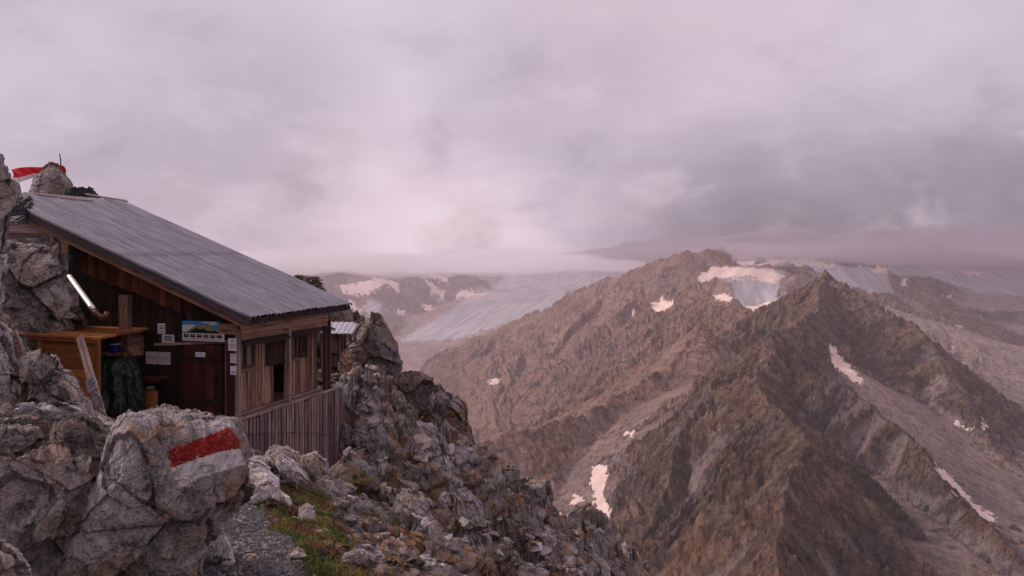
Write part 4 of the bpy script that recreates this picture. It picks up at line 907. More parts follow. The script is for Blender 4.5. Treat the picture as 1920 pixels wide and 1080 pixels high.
for (ya, yb) in ((.1, ym-.08), (ym+.08, yf+.25)):
    n_ = int((yb-ya)/.09)
    for i in range(n_):
        yy = ya+(yb-ya)*(i+.5)/n_; mb_.hexa([(-.16, yy-.042, 1.70), (.12, yy-.042, 1.64), (.12, yy+.042, 1.64), (-.16, yy+.042, 1.70), (-.16, yy-.042, 1.73), (.12, yy-.042, 1.66), (.12, yy+.042, 1.66), (-.16, yy+.042, 1.73)])
    mb_.box((.11, (ya+yb)/2, 1.615), (.025, yb-ya, .025))
mb_.build('shingle_ledge', M['wood_dark'], hut)
# deck and inner front wall, set back 0.38 m
xb = -.34
mb_ = MB(15)
for i in range(3): mb_.box((xb+.09+i*.145, (yf+.1)/2-.05, -.035), (.135, yf+.30, .05))
for i in range(7): mb_.box((-.4-i*.20, -.30, -.06), (.19, .85, .05))
mb_.build('deck', M['wood_grey'], hut)
yend = yf+.02
W1 = (.42, 1.08, 1.00, 1.60); W2 = (2.42, 2.92, .98, 1.62)
mb_ = MB(16); yy = .02; kx = 0
while yy < yend:
    w_ = .125+.03*math.sin(yy*13); y1 = min(yy+w_, yend); lean = .02*math.sin(kx*2.3)
    segs = [(0.0, 1.66)]
    for (wa, wb, wz0, wz1) in (W1, W2):
        if y1 > wa and yy < wb: segs = [(0.0, wz0), (wz1, 1.66)]
    if 1.86 < yy < 2.3: segs = [(1.62, 1.66)]      # dark doorway behind the open shutter
    for za, zb in segs: mb_.hexa([(xb-.03, yy, za), (xb+lean*.3, yy, za), (xb+lean*.3, y1-.008, za), (xb-.03, y1-.008, za), (xb-.03, yy, zb), (xb+lean, yy, zb), (xb+lean, y1-.008, zb), (xb-.03, y1-.008, zb)])
    yy = y1; kx += 1
mb_.build('front_wall', M['wood_tan'], hut)
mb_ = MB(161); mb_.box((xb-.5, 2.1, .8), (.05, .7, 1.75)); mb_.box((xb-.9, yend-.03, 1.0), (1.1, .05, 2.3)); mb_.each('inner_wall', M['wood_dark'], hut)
mb_ = MB(17)   # battens and frames on the front wall
for yy, z0, z1 in ((.34, 0, 1.0), (1.22, 0, 1.62), (2.34, 0, 1.6), (3.05, 0, 1.66), (3.62, 0, 1.66), (.16, .9, 1.64), (3.02, .1, 1.66)):
    mb_.beam((xb+.025, yy, z0), (xb+.03, yy+.02, z1), .055, .04, up=(1, 0, 0))
mb_.box((xb+.03, .78, .96), (.06, .9, .06)); mb_.box((xb+.03, 2.66, .95), (.06, .66, .06))
mb_.each('wall_batten', M['wood_tan'], hut)
m, t = new_mat('window_glass'); M['glass'] = finish(m, t, (.11, .105, .12), .12, spec=.6)
for wa, wb, wz0, wz1 in (W1, W2):
    mb_ = MB(18); 
    for a, b in (((xb, wa, wz0), (xb, wa, wz1)), ((xb, wb, wz0), (xb, wb, wz1)), ((xb, (wa+wb)/2, wz0), (xb, (wa+wb)/2, wz1))): mb_.beam(a, b, .05, .045, up=(1, 0, 0))
    for zc_ in (wz0+.02, wz1-.02): mb_.box((xb+.002, (wa+wb)/2, zc_), (.05, wb-wa+.05, .05))
    wo_ = mb_.build('window', M['wood_red'], hut)
    g_ = MB(19); g_.box((xb-.04, (wa+wb)/2, (wz0+wz1)/2), (.008, wb-wa, wz1-wz0)); g_.build('pane', M['glass'], wo_)
    lc = MB(190); 
    for k in (0, 1): lc.box((xb-.075, wa+(wb-wa)*(.12+.76*k), (wz0+wz1)/2), (.01, (wb-wa)*.22, wz1-wz0))
    m2 = flat_mat('curtain_cloth', (.30, .28, .30), .9); lc.each('curtain', m2, wo_)
def shutter(y, z0, z1, w_, ang, seed):
    s_ = MB(seed); c_, sn_ = math.cos(ang), math.sin(ang)
    R = Matrix.Rotation(ang, 3, 'Z')
    for i in range(3):
        p = Vector((xb+.05, y, 0))+R @ Vector((w_*(i+.5)/3, 0, 0)); s_.box((p.x, p.y, (z0+z1)/2), (w_/3-.006, .025, z1-z0), R=R)
    for zz_ in (z0+.1, z1-.1):
        p = Vector((xb+.05, y, 0))+R @ Vector((w_/2, -.02, 0)); s_.box((p.x, p.y, zz_), (w_*.9, .02, .06), R=R)
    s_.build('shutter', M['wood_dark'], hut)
shutter(.40, .95, 1.62, .30, math.radians(-62), 20); shutter(1.50, .95, 1.62, .56, math.radians(74), 21); shutter(2.98, .96, 1.62, .26, math.radians(70), 22)
# ---- plank skirting under the deck
mb_ = MB(23); yy = -.28; i = 0
ysk = E_(637, 728).y
tops = lambda y: -.06-.02*math.sin(y*3)
while yy < ysk:
    w_ = .055+.035*abs(math.sin(i*1.7)); bz_ = -1.15-(yy+.3)*.42
    x0 = .05+.02*math.sin(i*2.1); th = .03+.01*math.sin(i)
    dz = .03*math.sin(i*3.3)
    ln = .02*math.sin(i*1.3)
    mb_.hexa([(x0-.02, yy, bz_), (x0+th, yy, bz_), (x0+th, yy+w_, bz_), (x0-.02, yy+w_, bz_), (x0-.02, yy+ln, tops(yy)+dz), (x0+th, yy+ln, tops(yy)+dz), (x0+th, yy+w_+ln, tops(yy)+dz), (x0-.02, yy+w_+ln, tops(yy)+dz)])
    yy += w_+.022+.012*math.sin(i*5.1); i += 1
o_sk = mb_.build('plank_skirting', M['wood_grey'], hut)
mb_ = MB(231)
for z_ in (-.16, -.75): mb_.box((-.01, (ysk-.28)/2, z_), (.06, ysk+.28, .08))
mb_.box((-.06, (ysk-.28)/2, -1.2), (.03, ysk+.2, 2.1), rnd=0)
mb_.each('skirting_rail', M['wood_dark'], hut)
mb_ = MB(24)   # short skirt facing the viewer at the near end
for i in range(5): mb_.box((.03-.09*i, -.30, -.62), (.07, .03, 1.1))
mb_.build('end_skirting', M['wood_grey'], hut)
wire = tube('wire', [Vector((.13, -.3, -.42)), Vector((.13, .3, -.44)), Vector((.13, 1.1, -.60)), Vector((.13, 2.4, -.85)), Vector((.13, 4.2, -1.35))], .006, M['iron'], hut, 6)
# side beyond the far post: back body wall so the hut is a closed volume
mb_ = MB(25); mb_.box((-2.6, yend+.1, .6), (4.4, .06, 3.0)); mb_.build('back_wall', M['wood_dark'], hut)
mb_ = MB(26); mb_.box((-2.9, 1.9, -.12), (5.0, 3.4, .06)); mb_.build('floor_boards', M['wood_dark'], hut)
# ================================================================ things round the hut (hut coordinates turned into world ones)
def place(name, p, label, cat, group=None, rz=TH_):
    return tag(empty(name, ML @ Vector(p), rz), label, cat, group)
M['paper'] = flat_mat('sign_paper', (.72, .70, .76), .6, 0, .05, 30)
M['signw'] = flat_mat('sign_white', (.66, .60, .62), .5, 0, .06, 20)
def col_mat(name, c, r=.7): return flat_mat(name, c, r, 0, .12, 25)
M['txtred'] = col_mat('red_lettering', (.45, .03, .05)); M['txtgrey'] = col_mat('grey_print', (.18, .16, .22)); M['txtdark'] = col_mat('dark_print', (.03, .03, .04)); M['pinkp'] = col_mat('pale_red_print', (.55, .22, .25))
def text(name, body, size, loc, mat, parent, ext=.001, width=None):
    cu = bpy.data.curves.new('t', 'FONT'); cu.body = body; cu.size = size; cu.extrude = ext; cu.align_x = 'CENTER'; cu.align_y = 'CENTER'; cu.offset = size*.012
    ob = bpy.data.objects.new('t', cu); C.objects.link(ob); bpy.context.view_layer.update()
    me = bpy.data.meshes.new_from_object(ob.evaluated_get(bpy.context.evaluated_depsgraph_get())); bpy.data.objects.remove(ob)
    R = Matrix.Rotation(math.pi/2, 4, 'X'); sx = 1
    if width:
        xs_ = [v.co.x for v in me.vertices]; sx = width/(max(xs_)-min(xs_))
    me.transform(Matrix.Translation(loc) @ R @ Matrix.Diagonal((sx, 1, 1, 1))); me.materials.clear(); me.materials.append(mat)
    o = bpy.data.objects.new(name, me); C.objects.link(o); o.parent = parent; return o
def sheet(name, x0, x1, z0, z1, y, mat, parent, th=.006, rnd=.5):
    b = MB(1); b.box(((x0+x1)/2, y-th/2, (z0+z1)/2), (x1-x0, th, z1-z0), rnd=rnd); return b.build(name, mat, parent)
def lines(name, x0, x1, z0, z1, n, y, mat, parent, frac=.45, seed=1):
    b = MB(seed); r = random.Random(seed)
    for i in range(n):
        z_ = z1+(z0-z1)*(i+.5)/n; e = x1-(x1-x0)*r.choice((0, .05, .1, .3)); b.box(((x0+e)/2, y-.0012, z_), (e-x0, .002, abs(z1-z0)/n*frac))
    return b.build(name, mat, parent)
# mountain-clean sign
a, b = G(274, 659, -.02), G(320, 684, -.02); cx_, w_, h_ = (a.x+b.x)/2, b.x-a.x, a.z-b.z
yw = .33
def onwall(px0, py0, px1, py1, y):
    a, b = G(px0, py0, y), G(px1, py1, y); return a.x, b.x, b.z, a.z
x0, x1, z0, z1 = onwall(274, 659, 320, 684, yw)
s = place('sign', ((x0+x1)/2, yw, z0), 'white sign with red lettering hanging left of the door', 'sign'); w_, h_ = x1-x0, z1-z0
sheet('panel', -w_/2, w_/2, 0, h_, 0, M['signw'], s, .012)
text('title', 'MONTAGNA PULITA', .075, (0, -.0125, h_*.55), M['txtred'], s, width=w_*.88)
lines('small_print', -w_*.26, w_*.26, h_*.30, h_*.46, 2, -.012, M['pinkp'], s, .4); lines('rule', -w_*.44, w_*.44, h_*.20, h_*.25, 1, -.012, M['txtred'], s, .3)
b = MB(1); b.box((0, -.0135, h_*.86), (.05, .002, .035)); b.box((0, -.0135, h_*.10), (.04, .002, .05)); b.each('emblem', M['txtgrey'], s)
# panorama board over the door
x0, x1, z0, z1 = onwall(342, 601, 421, 641, -.03)
s = place('information_board', ((x0+x1)/2, -.03, z0), 'information board with a mountain picture and a row of small photos above the door', 'board'); w_, h_ = x1-x0, z1-z0
M['skyp'] = col_mat('printed_sky', (.05, .25, .60), .4); M['snowp'] = col_mat('printed_snow', (.62, .62, .62), .4); M['greenp'] = col_mat('printed_ridge', (.25, .24, .12), .4); M['darkp'] = col_mat('printed_dark', (.015, .018, .012), .4); M['cloudp'] = col_mat('printed_cloud', (.55, .58, .62), .4)
zp = h_*.42
p1 = sheet('picture', -w_/2, w_/2-.12, zp, h_, 0, M['skyp'], s, .01)
def poly(name, pts, y, mat, parent, th=.002):
    n = len(pts); V = [(a, y, b) for a, b in pts]+[(a, y-th, b) for a, b in pts]; bm = bmesh.new(); vs = [bm.verts.new(v) for v in V]
    bm.faces.new(vs[:n]); bm.faces.new(vs[n:][::-1])
    for i in range(n): bm.faces.new((vs[i], vs[(i+1) % n], vs[n+(i+1) % n], vs[n+i]))
    bmesh.ops.recalc_face_normals(bm, faces=bm.faces[:]); me = bpy.data.meshes.new(name); bm.to_mesh(me); bm.free(); me.materials.append(mat)
    o = bpy.data.objects.new(name, me); C.objects.link(o); o.parent = parent; return o
L = lambda u, v: (-w_/2+u*w_, zp+v*(h_-zp))
poly('printed_clouds', [L(.45, .95), L(.80, .97), L(.86, .75), L(.7, .62), L(.62, .82), L(.5, .8)], -.0105, M['cloudp'], p1)
poly('printed_snowfield', [L(.003, .02), L(.003, .6), L(.12, .66), L(.25, .68), L(.34, .6), L(.22, .3), L(.1, .04)], -.0128, M['snowp'], p1)
poly('printed_ridge', [L(.1, .02), L(.2, .3), L(.34, .64), L(.45, .72), L(.6, .66), L(.72, .5), L(.84, .45), L(.9, .2), L(.9, .02)], -.0151, M['greenp'], p1)
poly('printed_foreground', [L(.16, .02), L(.26, .25), L(.34, .42), L(.44, .3), L(.52, .38), L(.62, .15), L(.78, .2), L(.88, .1), L(.88, .02)], -.0174, M['darkp'], p1)
p2 = sheet('photo_strip', -w_/2, w_/2, 0, zp-.015, 0, M['signw'], s, .01)
b = MB(5)
for i in range(6): b.box((-w_/2+w_*(.10+i*.157), -.0112, zp*.60), (w_*.12, .002, zp*.40))
b.each('small_photo', M['darkp'], p2); b = MB(5)
for i in range(6): b.box((-w_/2+w_*(.105+i*.157), -.0137, zp*(.63+.04*(i % 3))), (w_*.07, .002, zp*.15))
b.each('photo_highlight', M['greenp'], p2)
lines('captions', -w_*.46, w_*.47, zp*.12, zp*.32, 3, -.01, M['txtgrey'], p2, .3)
# door plate
x0, x1, z0, z1 = onwall(367, 660, 385, 669.5, -.03)
s = place('name_plate', ((x0+x1)/2, -.032, z0), 'small pale plate fixed to the dark red door', 'sign'); w_, h_ = x1-x0, z1-z0
sheet('panel', -w_/2, w_/2, 0, h_, 0, M['paper'], s); lines('print', -w_*.4, w_*.4, h_*.2, h_*.8, 3, -.006, M['txtgrey'], s, .25)
# notices
def notice(px0, py0, px1, py1, y, label, kind):
    x0, x1, z0, z1 = onwall(px0, py0, px1, py1, y); w_, h_ = x1-x0, z1-z0
    s = place('notice', ((x0+x1)/2, y, z0), label, 'notice'); sheet('paper', -w_/2, w_/2, 0, h_, 0, M['paper'], s)
    if kind == 'a': 
        b = MB(1); b.box((0, -.007, h_*.80), (w_*.22, .002, h_*.18)); b.build('emblem', M['orangep'], s); lines('print', -w_*.4, w_*.4, h_*.22, h_*.55, 5, -.006, M['pinkp'], s)
    if kind == 'b': 
        b = MB(1); b.box((-w_*.2, -.007, h_*.80), (w_*.2, .002, h_*.14)); b.box((w_*.2, -.007, h_*.82), (w_*.2, .002, h_*.12)); b.each('picture', M['txtdark'], s); lines('print', -w_*.35, w_*.38, h_*.15, h_*.62, 5, -.006, M['txtgrey'], s, .25)
    if kind == 'c': lines('print', -w_*.3, w_*.3, h_*.2, h_*.42, 2, -.006, M['txtgrey'], s, .6)
    if kind == 'd':
        b = MB(1); b.box((0, -.007, h_*.78), (w_*.6, .002, h_*.06)); b.build('heading', M['skyp'], s); b = MB(1); b.box((w_*.05, -.007, h_*.55), (w_*.6, .002, h_*.14)); b.build('picture', M['greenp'], s); lines('print', -w_*.35, w_*.35, h_*.1, h_*.4, 4, -.006, M['txtgrey'], s, .25)
    if kind == 'e':
        b = MB(1); b.box((0, -.007, h_*.52), (w_*.66, .002, h_*.66)); b.build('picture', M['orangep'], s); b = MB(1); b.box((0, -.0095, h_*.74), (w_*.62, .002, h_*.18)); b.build('picture_sky', M['skyp'], s)
M['orangep'] = col_mat('printed_orange', (.42, .22, .14), .5)
notice(428, 634, 443.5, 658, -.01, 'topmost of three white notices on the post right of the door, with a coloured emblem', 'a')
notice(432, 663, 443.5, 681, -.01, 'middle of three white notices on the post right of the door, with two dark pictures', 'b')
notice(432, 686, 443.5, 703, -.01, 'lowest of three white notices on the post right of the door, nearly blank', 'c')
notice(296, 606, 310, 626, .33, 'upright white notice above the landscape photo notice on the dark wall', 'd')
notice(304, 627, 327, 643, .33, 'white framed landscape picture notice pinned on the dark wall', 'e')
# tall board that carries the notices
mb_ = MB(27); x0, x1, z0, z1 = onwall(423, 600, 447, 790, .0); mb_.box(((x0+x1)/2-.05, .03, .8), (x1-x0-.1, .03, 2.0)); mb_.build('wall_panel', M['wood_dark'], hut)
# ---- wooden counter (covered wood store)
def onz(px, py, z):
    wz = OX[2]+z; d_ = wz/((HZ-py)/F); return MI @ Vector(((px-960)/F*d_, d_, wz))
zt = 1.93
c1, c2, c3, c4 = onz(40, 625, zt), onz(183, 633, zt), onz(282, 614.5, zt), onz(150, 607, zt)
s = place('wooden_counter', (c2.x-.6, c2.y+.3, 0), 'orange pine counter with an overhanging plank top in front of the hut', 'counter'); off = Vector((c2.x-.6, c2.y+.3, 0))
mb_ = MB(40); nb = 6
for i in range(nb):
    u0, u1 = i/nb, (i+1)/nb-.006
    q0, q1 = c1.lerp(c4, u0), c2.lerp(c3, u0); q2, q3 = c2.lerp(c3, u1), c1.lerp(c4, u1)
    mb_.hexa([v-off-Vector((0, 0, .05)) for v in (q0, q1, q2, q3)]+[v-off for v in (q0, q1, q2, q3)])
mb_.build('counter_top', M['pine'], s)
mb_ = MB(41)
fr = c1.lerp(c2, .22), c1.lerp(c2, .97); e0 = c1.lerp(c2, 0.0)
inn = Vector((0, .12, 0))
for i in range(9):
    z_ = zt-.12-.2*i-.1; mb_.beam(fr[0]+inn-off+Vector((0, 0, z_-zt)), fr[1]+inn-off+Vector((0, 0, z_-zt)), .03, .19)
mb_.build('front_panel', M['pine'], s)
mb_ = MB(42)
for q in (fr[0], fr[1]): mb_.beam(q+inn*.6-off+Vector((0, 0, -.06)), q+inn*.6-off+Vector((0, 0, -1.9)), .09, .07, up=(0, 1, 0))
mb_.beam(e0-off+Vector((0, .04, -.09)), c2-off+Vector((-.02, .04, -.09)), .03, .07);
mb_.each('counter_frame', M['pine'], s)
# firewood stacked beneath the counter
s = place('firewood_pile', onz(225, 668, 1.2), 'pile of split firewood stacked under the counter beside the green tarpaulin', 'firewood')
b0 = G(185, 672, .05)-MI@(ML@onz(225, 668, 1.2)); V_, F_, T_ = [], [], []; mbw = MB(43); r_ = random.Random(3)
base_ = onz(225, 668, 1.2)
for iz in range(9):
    for ix in range(9):
        p = G(188+ix*8, 672-iz*6, .05+.15*r_.random()); p = p-base_
        mbw.beam(p+Vector((0, -.15, 0)), p+Vector((r_.uniform(-.03, .03), .25, 0)), r_.uniform(.05, .09), r_.uniform(.04, .08), up=Vector((r_.uniform(-.6, .6), 0, 1)))
mbw.build('split_logs', M['wood_tan'], s)
lgm = MB(44)
for px_, py_ in ((188, 664), (196, 662), (203, 664), (212, 664), (232, 664), (240, 660), (238, 652), (246, 664)):
    p = G(px_, py_, -.35)-base_; lgm.beam(p, p+Vector((.02, .3, 0)), .10, .07, up=Vector((r_.uniform(-.4, .4), 0, 1)))
lgm.build('fresh_logs', M['pinelog'], s)
# blue tub
M['blue'] = flat_mat('blue_plastic', (.01, .035, .22), .4); bp = G(216, 660, -.3)
s = place('blue_tub', bp, 'small blue tub standing on the firewood under the counter', 'tub')
def lathe(prof, n=24):
    V = []; Fc = []
    for r_0, z_ in prof:
        for k in range(n): a = 2*math.pi*k/n; V.append((r_0*math.cos(a), r_0*math.sin(a), z_))
    for i in range(len(prof)-1):
        for k in range(n): Fc.append((i*n+k, i*n+(k+1) % n, (i+1)*n+(k+1) % n, (i+1)*n+k))
    return np.array(V), np.array(Fc)
V, Fc = lathe([(.001, 0), (.11, 0), (.13, .16), (.14, .17), (.14, .18), (.125, .18), (.10, .02), (.001, .02)]); mesh_np('tub', V, Fc, M['blue'], s, smooth=False)
V, Fc = lathe([(.001, .181), (.139, .181), (.139, .20), (.001, .21)]); mesh_np('lid', V, Fc, M['paper'], s)
# tarpaulin covered heap
M['tarp'] = flat_mat('dark_green_tarpaulin', (.018, .024, .018), .38, 0, .3, 5, .01)
p = G(224, 780, -.75); s_c = ML @ p
def tarp_mesh():
    n1_, n2_ = 90, 120; th = np.linspace(0, np.pi/2, n1_); ph = np.linspace(0, 2*np.pi, n2_, endpoint=False); TH2, PH2 = np.meshgrid(th, ph, indexing='ij')
    rx, ry, hz_ = .50, .45, 1.30; sx = np.sin(TH2)**.45; X2 = rx*sx*np.cos(PH2); Y2 = ry*sx*np.sin(PH2); Z2 = hz_*np.cos(TH2)**.55
    f = .035*np.sin(PH2*9+3*np.cos(TH2)+2*fbm(PH2*1.5, TH2*2, 4, 3))*np.sin(TH2)+.05*fbm(np.cos(PH2)*3, Z2*3+np.sin(PH2)*2, 6, 4)
    X2 = X2*(1+f/rx*1.3); Y2 = Y2*(1+f/ry*1.3); Z2 = Z2+.05*fbm(X2*5, Y2*5, 9, 4)
    V = np.stack([X2, Y2, Z2], -1).reshape(-1, 3); a = np.arange((n1_-1)*n2_); r_ = a//n2_; c_ = a % n2_; k = (c_+1) % n2_
    return V, np.stack([r_*n2_+c_, (r_+1)*n2_+c_, (r_+1)*n2_+k, r_*n2_+k], 1)
V, Fc = tarp_mesh(); s = tag(mesh_np('tarpaulin_cover', V+np.array(s_c), Fc, M['tarp'], smooth=True, origin=np.array(s_c)), 'dark green tarpaulin wrapped over a bulky heap beside the sign board', 'tarpaulin')
# leaning board with three signs
M['signg'] = flat_mat('grey_engraved_sign', (.24, .19, .20), .7, 0, .15, 20); M['signp'] = flat_mat('pale_sign', (.48, .46, .52), .6, 0, .08, 20)
bd0, bd1 = G(194, 788, -3.4), G(149, 631, -2.9)
s = place('sign_post', bd0, 'leaning weathered board with three small arrow signs nailed to its foot', 'signpost')
ax = (bd1-bd0); mb_ = MB(50); mb_.beam((0, 0, 0), ax, .155, .035, up=(0, -1, .2), rnd=.95); mb_.build('board', M['wood_grey'], s)
for i, (u, mt, lb) in enumerate(((.43, 'signp', 'pale sign'), (.23, 'signg', None), (.045, 'signg', None))):
    q = ax*u+Vector((.03, -.05, 0)); an = math.atan2(ax.x, ax.z); R = Matrix.Rotation(an, 4, 'Y')
    w_, h_ = .26, .26
    pts = [(-w_/2, -h_*.42), (-w_*.38, -h_*.55), (w_*.35, -h_*.42), (w_/2, -h_*.1), (w_*.42, h_*.5), (-w_*.36, h_*.42)]
    o_ = poly('arrow_sign', pts, 0, M[mt], s, .02); o_.data.transform(Matrix.Translation(q) @ R @ Matrix.Rotation(math.radians(-14 if i else 10), 4, 'Y'))
    if lb: o_['label'] = lb
    l_ = MB(51+i)
    for j in range(4): l_.box((random.Random(j+i).uniform(-.02, .02), -.0215, h_*(.26-.16*j)), (w_*random.Random(j*3+i).uniform(.4, .66), .002, .02))
    lo_ = l_.build('lettering', M['txtgrey'] if i == 0 else M['signp'], o_); lo_.data.transform(Matrix.Translation(q) @ R @ Matrix.Rotation(math.radians(-14 if i else 10), 4, 'Y'))
# flue pipe
m, t = new_mat('stainless_pipe'); M['steel'] = finish(m, t, (.90, .82, .78), .38, metal=.8)
m, t = new_mat('rusty_pipe'); M['rustpipe'] = finish(m, t, (.16, .08, .05), .45, metal=.6)
a, b = G(129, 517, -1.6), G(181, 588, -1.6)
s = place('flue_pipe', a, 'shiny steel flue pipe hanging aslant in the dark recess under the roof', 'pipe')
ax = b-a
tube('pipe', [Vector((0, 0, 0)), ax*.10, ax*.101, ax*.78, ax*.781, ax*.9], [.05, .05, .056, .056, .06, .06], M['steel'], s, 16)
tube('elbow', [ax*.9, ax*1.0, ax*1.05+Vector((.06, .02, -.04)), ax*1.06+Vector((.16, .03, -.02)), ax*1.04+Vector((.22, .03, .06))], .055, M['rustpipe'], s, 14)
tube('hanger', [ax*.03+Vector((0, .02, .5)), ax*.03+Vector((0, 0, .04))], .004, M['iron'], s, 5)
# upright timber stub above the counter
a, b = G(235, 612, -.1), G(234, 553, -.1)
s = place('timber_post', (a.x, a.y, a.z-1.9), 'short square grey post standing behind the counter under the roof', 'post'); mb_ = MB(60); mb_.box((0, 0, 1.9+(b.z-a.z)/2-.9), (.26, .14, b.z-a.z+1.8)); mb_.build('timber', M['wood_tan'], s)
# chopping stand: orange post carrying a dark basin, left of the door
a, b = G(282, 776, -.35), G(282, 733, -.35)
s = place('wooden_stand', (a.x, a.y, a.z), 'orange square timber stub carrying a dark trough left of the door', 'stand')
mb_ = MB(61); mb_.box((0, 0, (b.z-a.z)/2), (.24, .2, b.z-a.z), rnd=.2); mb_.build('stub', M['pine'], s)
V, Fc = lathe([(.001, 0), (.09, 0), (.085, .05), (.10, .06), (.10, .10), (.08, .11), (.001, .11)]); mesh_np('jar', V+np.array((0, 0, b.z-a.z)), Fc, flat_mat('dull_jar', (.10, .08, .07), .4), s, smooth=True)
x0, x1, z0, z1 = onwall(270, 706, 315, 716, -.05)
mb_ = MB(62); mb_.hexa([(x0+.15-a.x, -.35-a.y, z0-a.z), (x1-.15-a.x, -.35-a.y, z0-a.z), (x1-.15-a.x, .1-a.y, z0-a.z), (x0+.15-a.x, .1-a.y, z0-a.z), (x0-a.x, -.4-a.y, z1-a.z), (x1-a.x, -.4-a.y, z1-a.z), (x1-a.x, .12-a.y, z1-a.z), (x0-a.x, .12-a.y, z1-a.z)], rnd=.9); mb_.build('trough', M['wood_door'], s)
a = G(297, 768, -.3); s = place('concrete_block', (a.x, a.y, a.z-.1), 'small grey block on the ground right of the orange timber stub', 'block'); b = MB(1); b.box((0, 0, .08), (.13, .13, .16)); b.build('block', flat_mat('grey_block', (.22, .21, .21), .9, 0, .3, 12, .01), s, bevel=.01)
# flag behind the pinnacle
m, t = new_mat('flag_cloth'); gco = t.attr('fl'); g_ = t.node('ShaderNodeTexCoord').outputs['Object']
c = t.mix(t.math('GREATER_THAN', gco, .62), (.62, .012, .025), (.72, .66, .68)); c = t.mix(t.math('MULTIPLY', t.ramp(t.noise(g_, 5, 4, .6), .62, .66), t.ramp(t.attr('fu'), .6, .5)), c, (.65, .35, .38)); M['flag'] = finish(m, t, c, .7)
n1_, n2_ = 70, 24; u = np.linspace(0, 1, n1_); v = np.linspace(0, 1, n2_); U, Vv = np.meshgrid(u, v, indexing='ij'); fd = 23.9
topx = 121-(121-22)*U; topy = 307+12*U+2.5*np.sin(U*6)+np.where(U < .12, 6*(1-U/.12)**2, 0); hgt = 26-6*U+3*np.sin(U*9)
PXf = topx+3*np.sin(Vv*5+U*6); PYf = topy+hgt*Vv*(1-.15*np.sin(U*5))
Df = fd+.25*np.sin(U*11+Vv*2)+.10*np.sin(U*23+Vv*5)
Vf = np.stack([(PXf-960)/F*Df, Df, (HZ-PYf)/F*Df], -1).reshape(-1, 3); V2 = Vf+np.array((0, .008, 0)); g_ = grid_faces(n1_, n2_)
pole_b = Vector(P(113, 345, 24))
s = tag(empty('flag', pole_b), 'red and white flag on a thin crooked rod behind the pointed rock', 'flag')
fl = mesh_np('cloth', np.concatenate([Vf, V2])-np.array(pole_b), np.concatenate([g_, g_[:, ::-1]+n1_*n2_]), M['flag'], s, dict(fl=np.tile(Vv.ravel(), 2), fu=np.tile(U.ravel(), 2)), True)
tube('rod', [Vector((0, 0, 0)), Vector(P(113, 320, 24))-pole_b, Vector(P(114, 300, 24))-pole_b, Vector(P(111.5, 288, 24))-pole_b], .018, M['iron'], s, 6)
# ---- small shed beyond the hut
D0 = 24.0
sA = Vector(P(612, 700, D0)); s = tag(empty('shed', sA), 'tiny grey plank outhouse with a bright tin roof beyond the hut corner', 'shed')
def W(px, py, d_): return Vector(P(px, py, d_))-sA
roof_sheet('roof', W(600, 625, 23.4), W(660, 627.5, 23.7), W(606, 604, 24.8), W(676, 606, 25.1), 7, 6, .03, flat_mat('bright_tin', (.50, .50, .54), .5, .3, .3, 5, .004), s, seed=7, sharp=.4)
mb_ = MB(70)
for i in range(8):
    a0, a1 = 602+i*5.6, 602+(i+1)*5.6-.6; mb_.hexa([W(a0, 705, 24), W(a1, 705, 24), W(a1, 703, 24.06), W(a0, 703, 24.06), W(a0, 626, 24), W(a1, 626, 24), W(a1, 626, 24.06), W(a0, 626, 24.06)])
mb_.build('wall', M['wood_grey'], s)
mb_ = MB(72)
mb_.hexa([W(618, 698, 23.9), W(634, 698, 23.9), W(634, 698, 23.95), W(618, 698, 23.95), W(618, 632, 23.9), W(634, 632, 23.9), W(634, 632, 23.95), W(618, 632, 23.95)], rnd=.3); dr_ = mb_.build('door', M['wood_grey'], s)
mb_ = MB(73)
for py_ in (664, 690): mb_.hexa([W(618, py_+1.5, 23.86), W(634, py_+1.5, 23.86), W(634, py_+1.5, 23.9), W(618, py_+1.5, 23.9), W(618, py_-1.5, 23.86), W(634, py_-1.5, 23.86), W(634, py_-1.5, 23.9), W(618, py_-1.5, 23.9)], rnd=0)
mb_.each('door_batten', M['wood_dark'], dr_)
mb_ = MB(74)
for px_, w2 in ((636, 3), (655, 4)): mb_.hexa([W(px_, 704, 23.85), W(px_+w2, 704, 23.85), W(px_+w2, 704, 23.95), W(px_, 704, 23.95), W(px_, 628, 23.85), W(px_+w2, 628, 23.85), W(px_+w2, 628, 23.95), W(px_, 628, 23.95)])
mb_.each('frame', M['wood_tan'], s)
mb_ = MB(75); mb_.hexa([W(600, 700, 25), W(648, 700, 25), W(648, 700, 25.05), W(600, 700, 25.05), W(600, 615, 25), W(648, 615, 25), W(648, 615, 25.05), W(600, 615, 25.05)]); mb_.build('back_wall', M['wood_dark'], s)
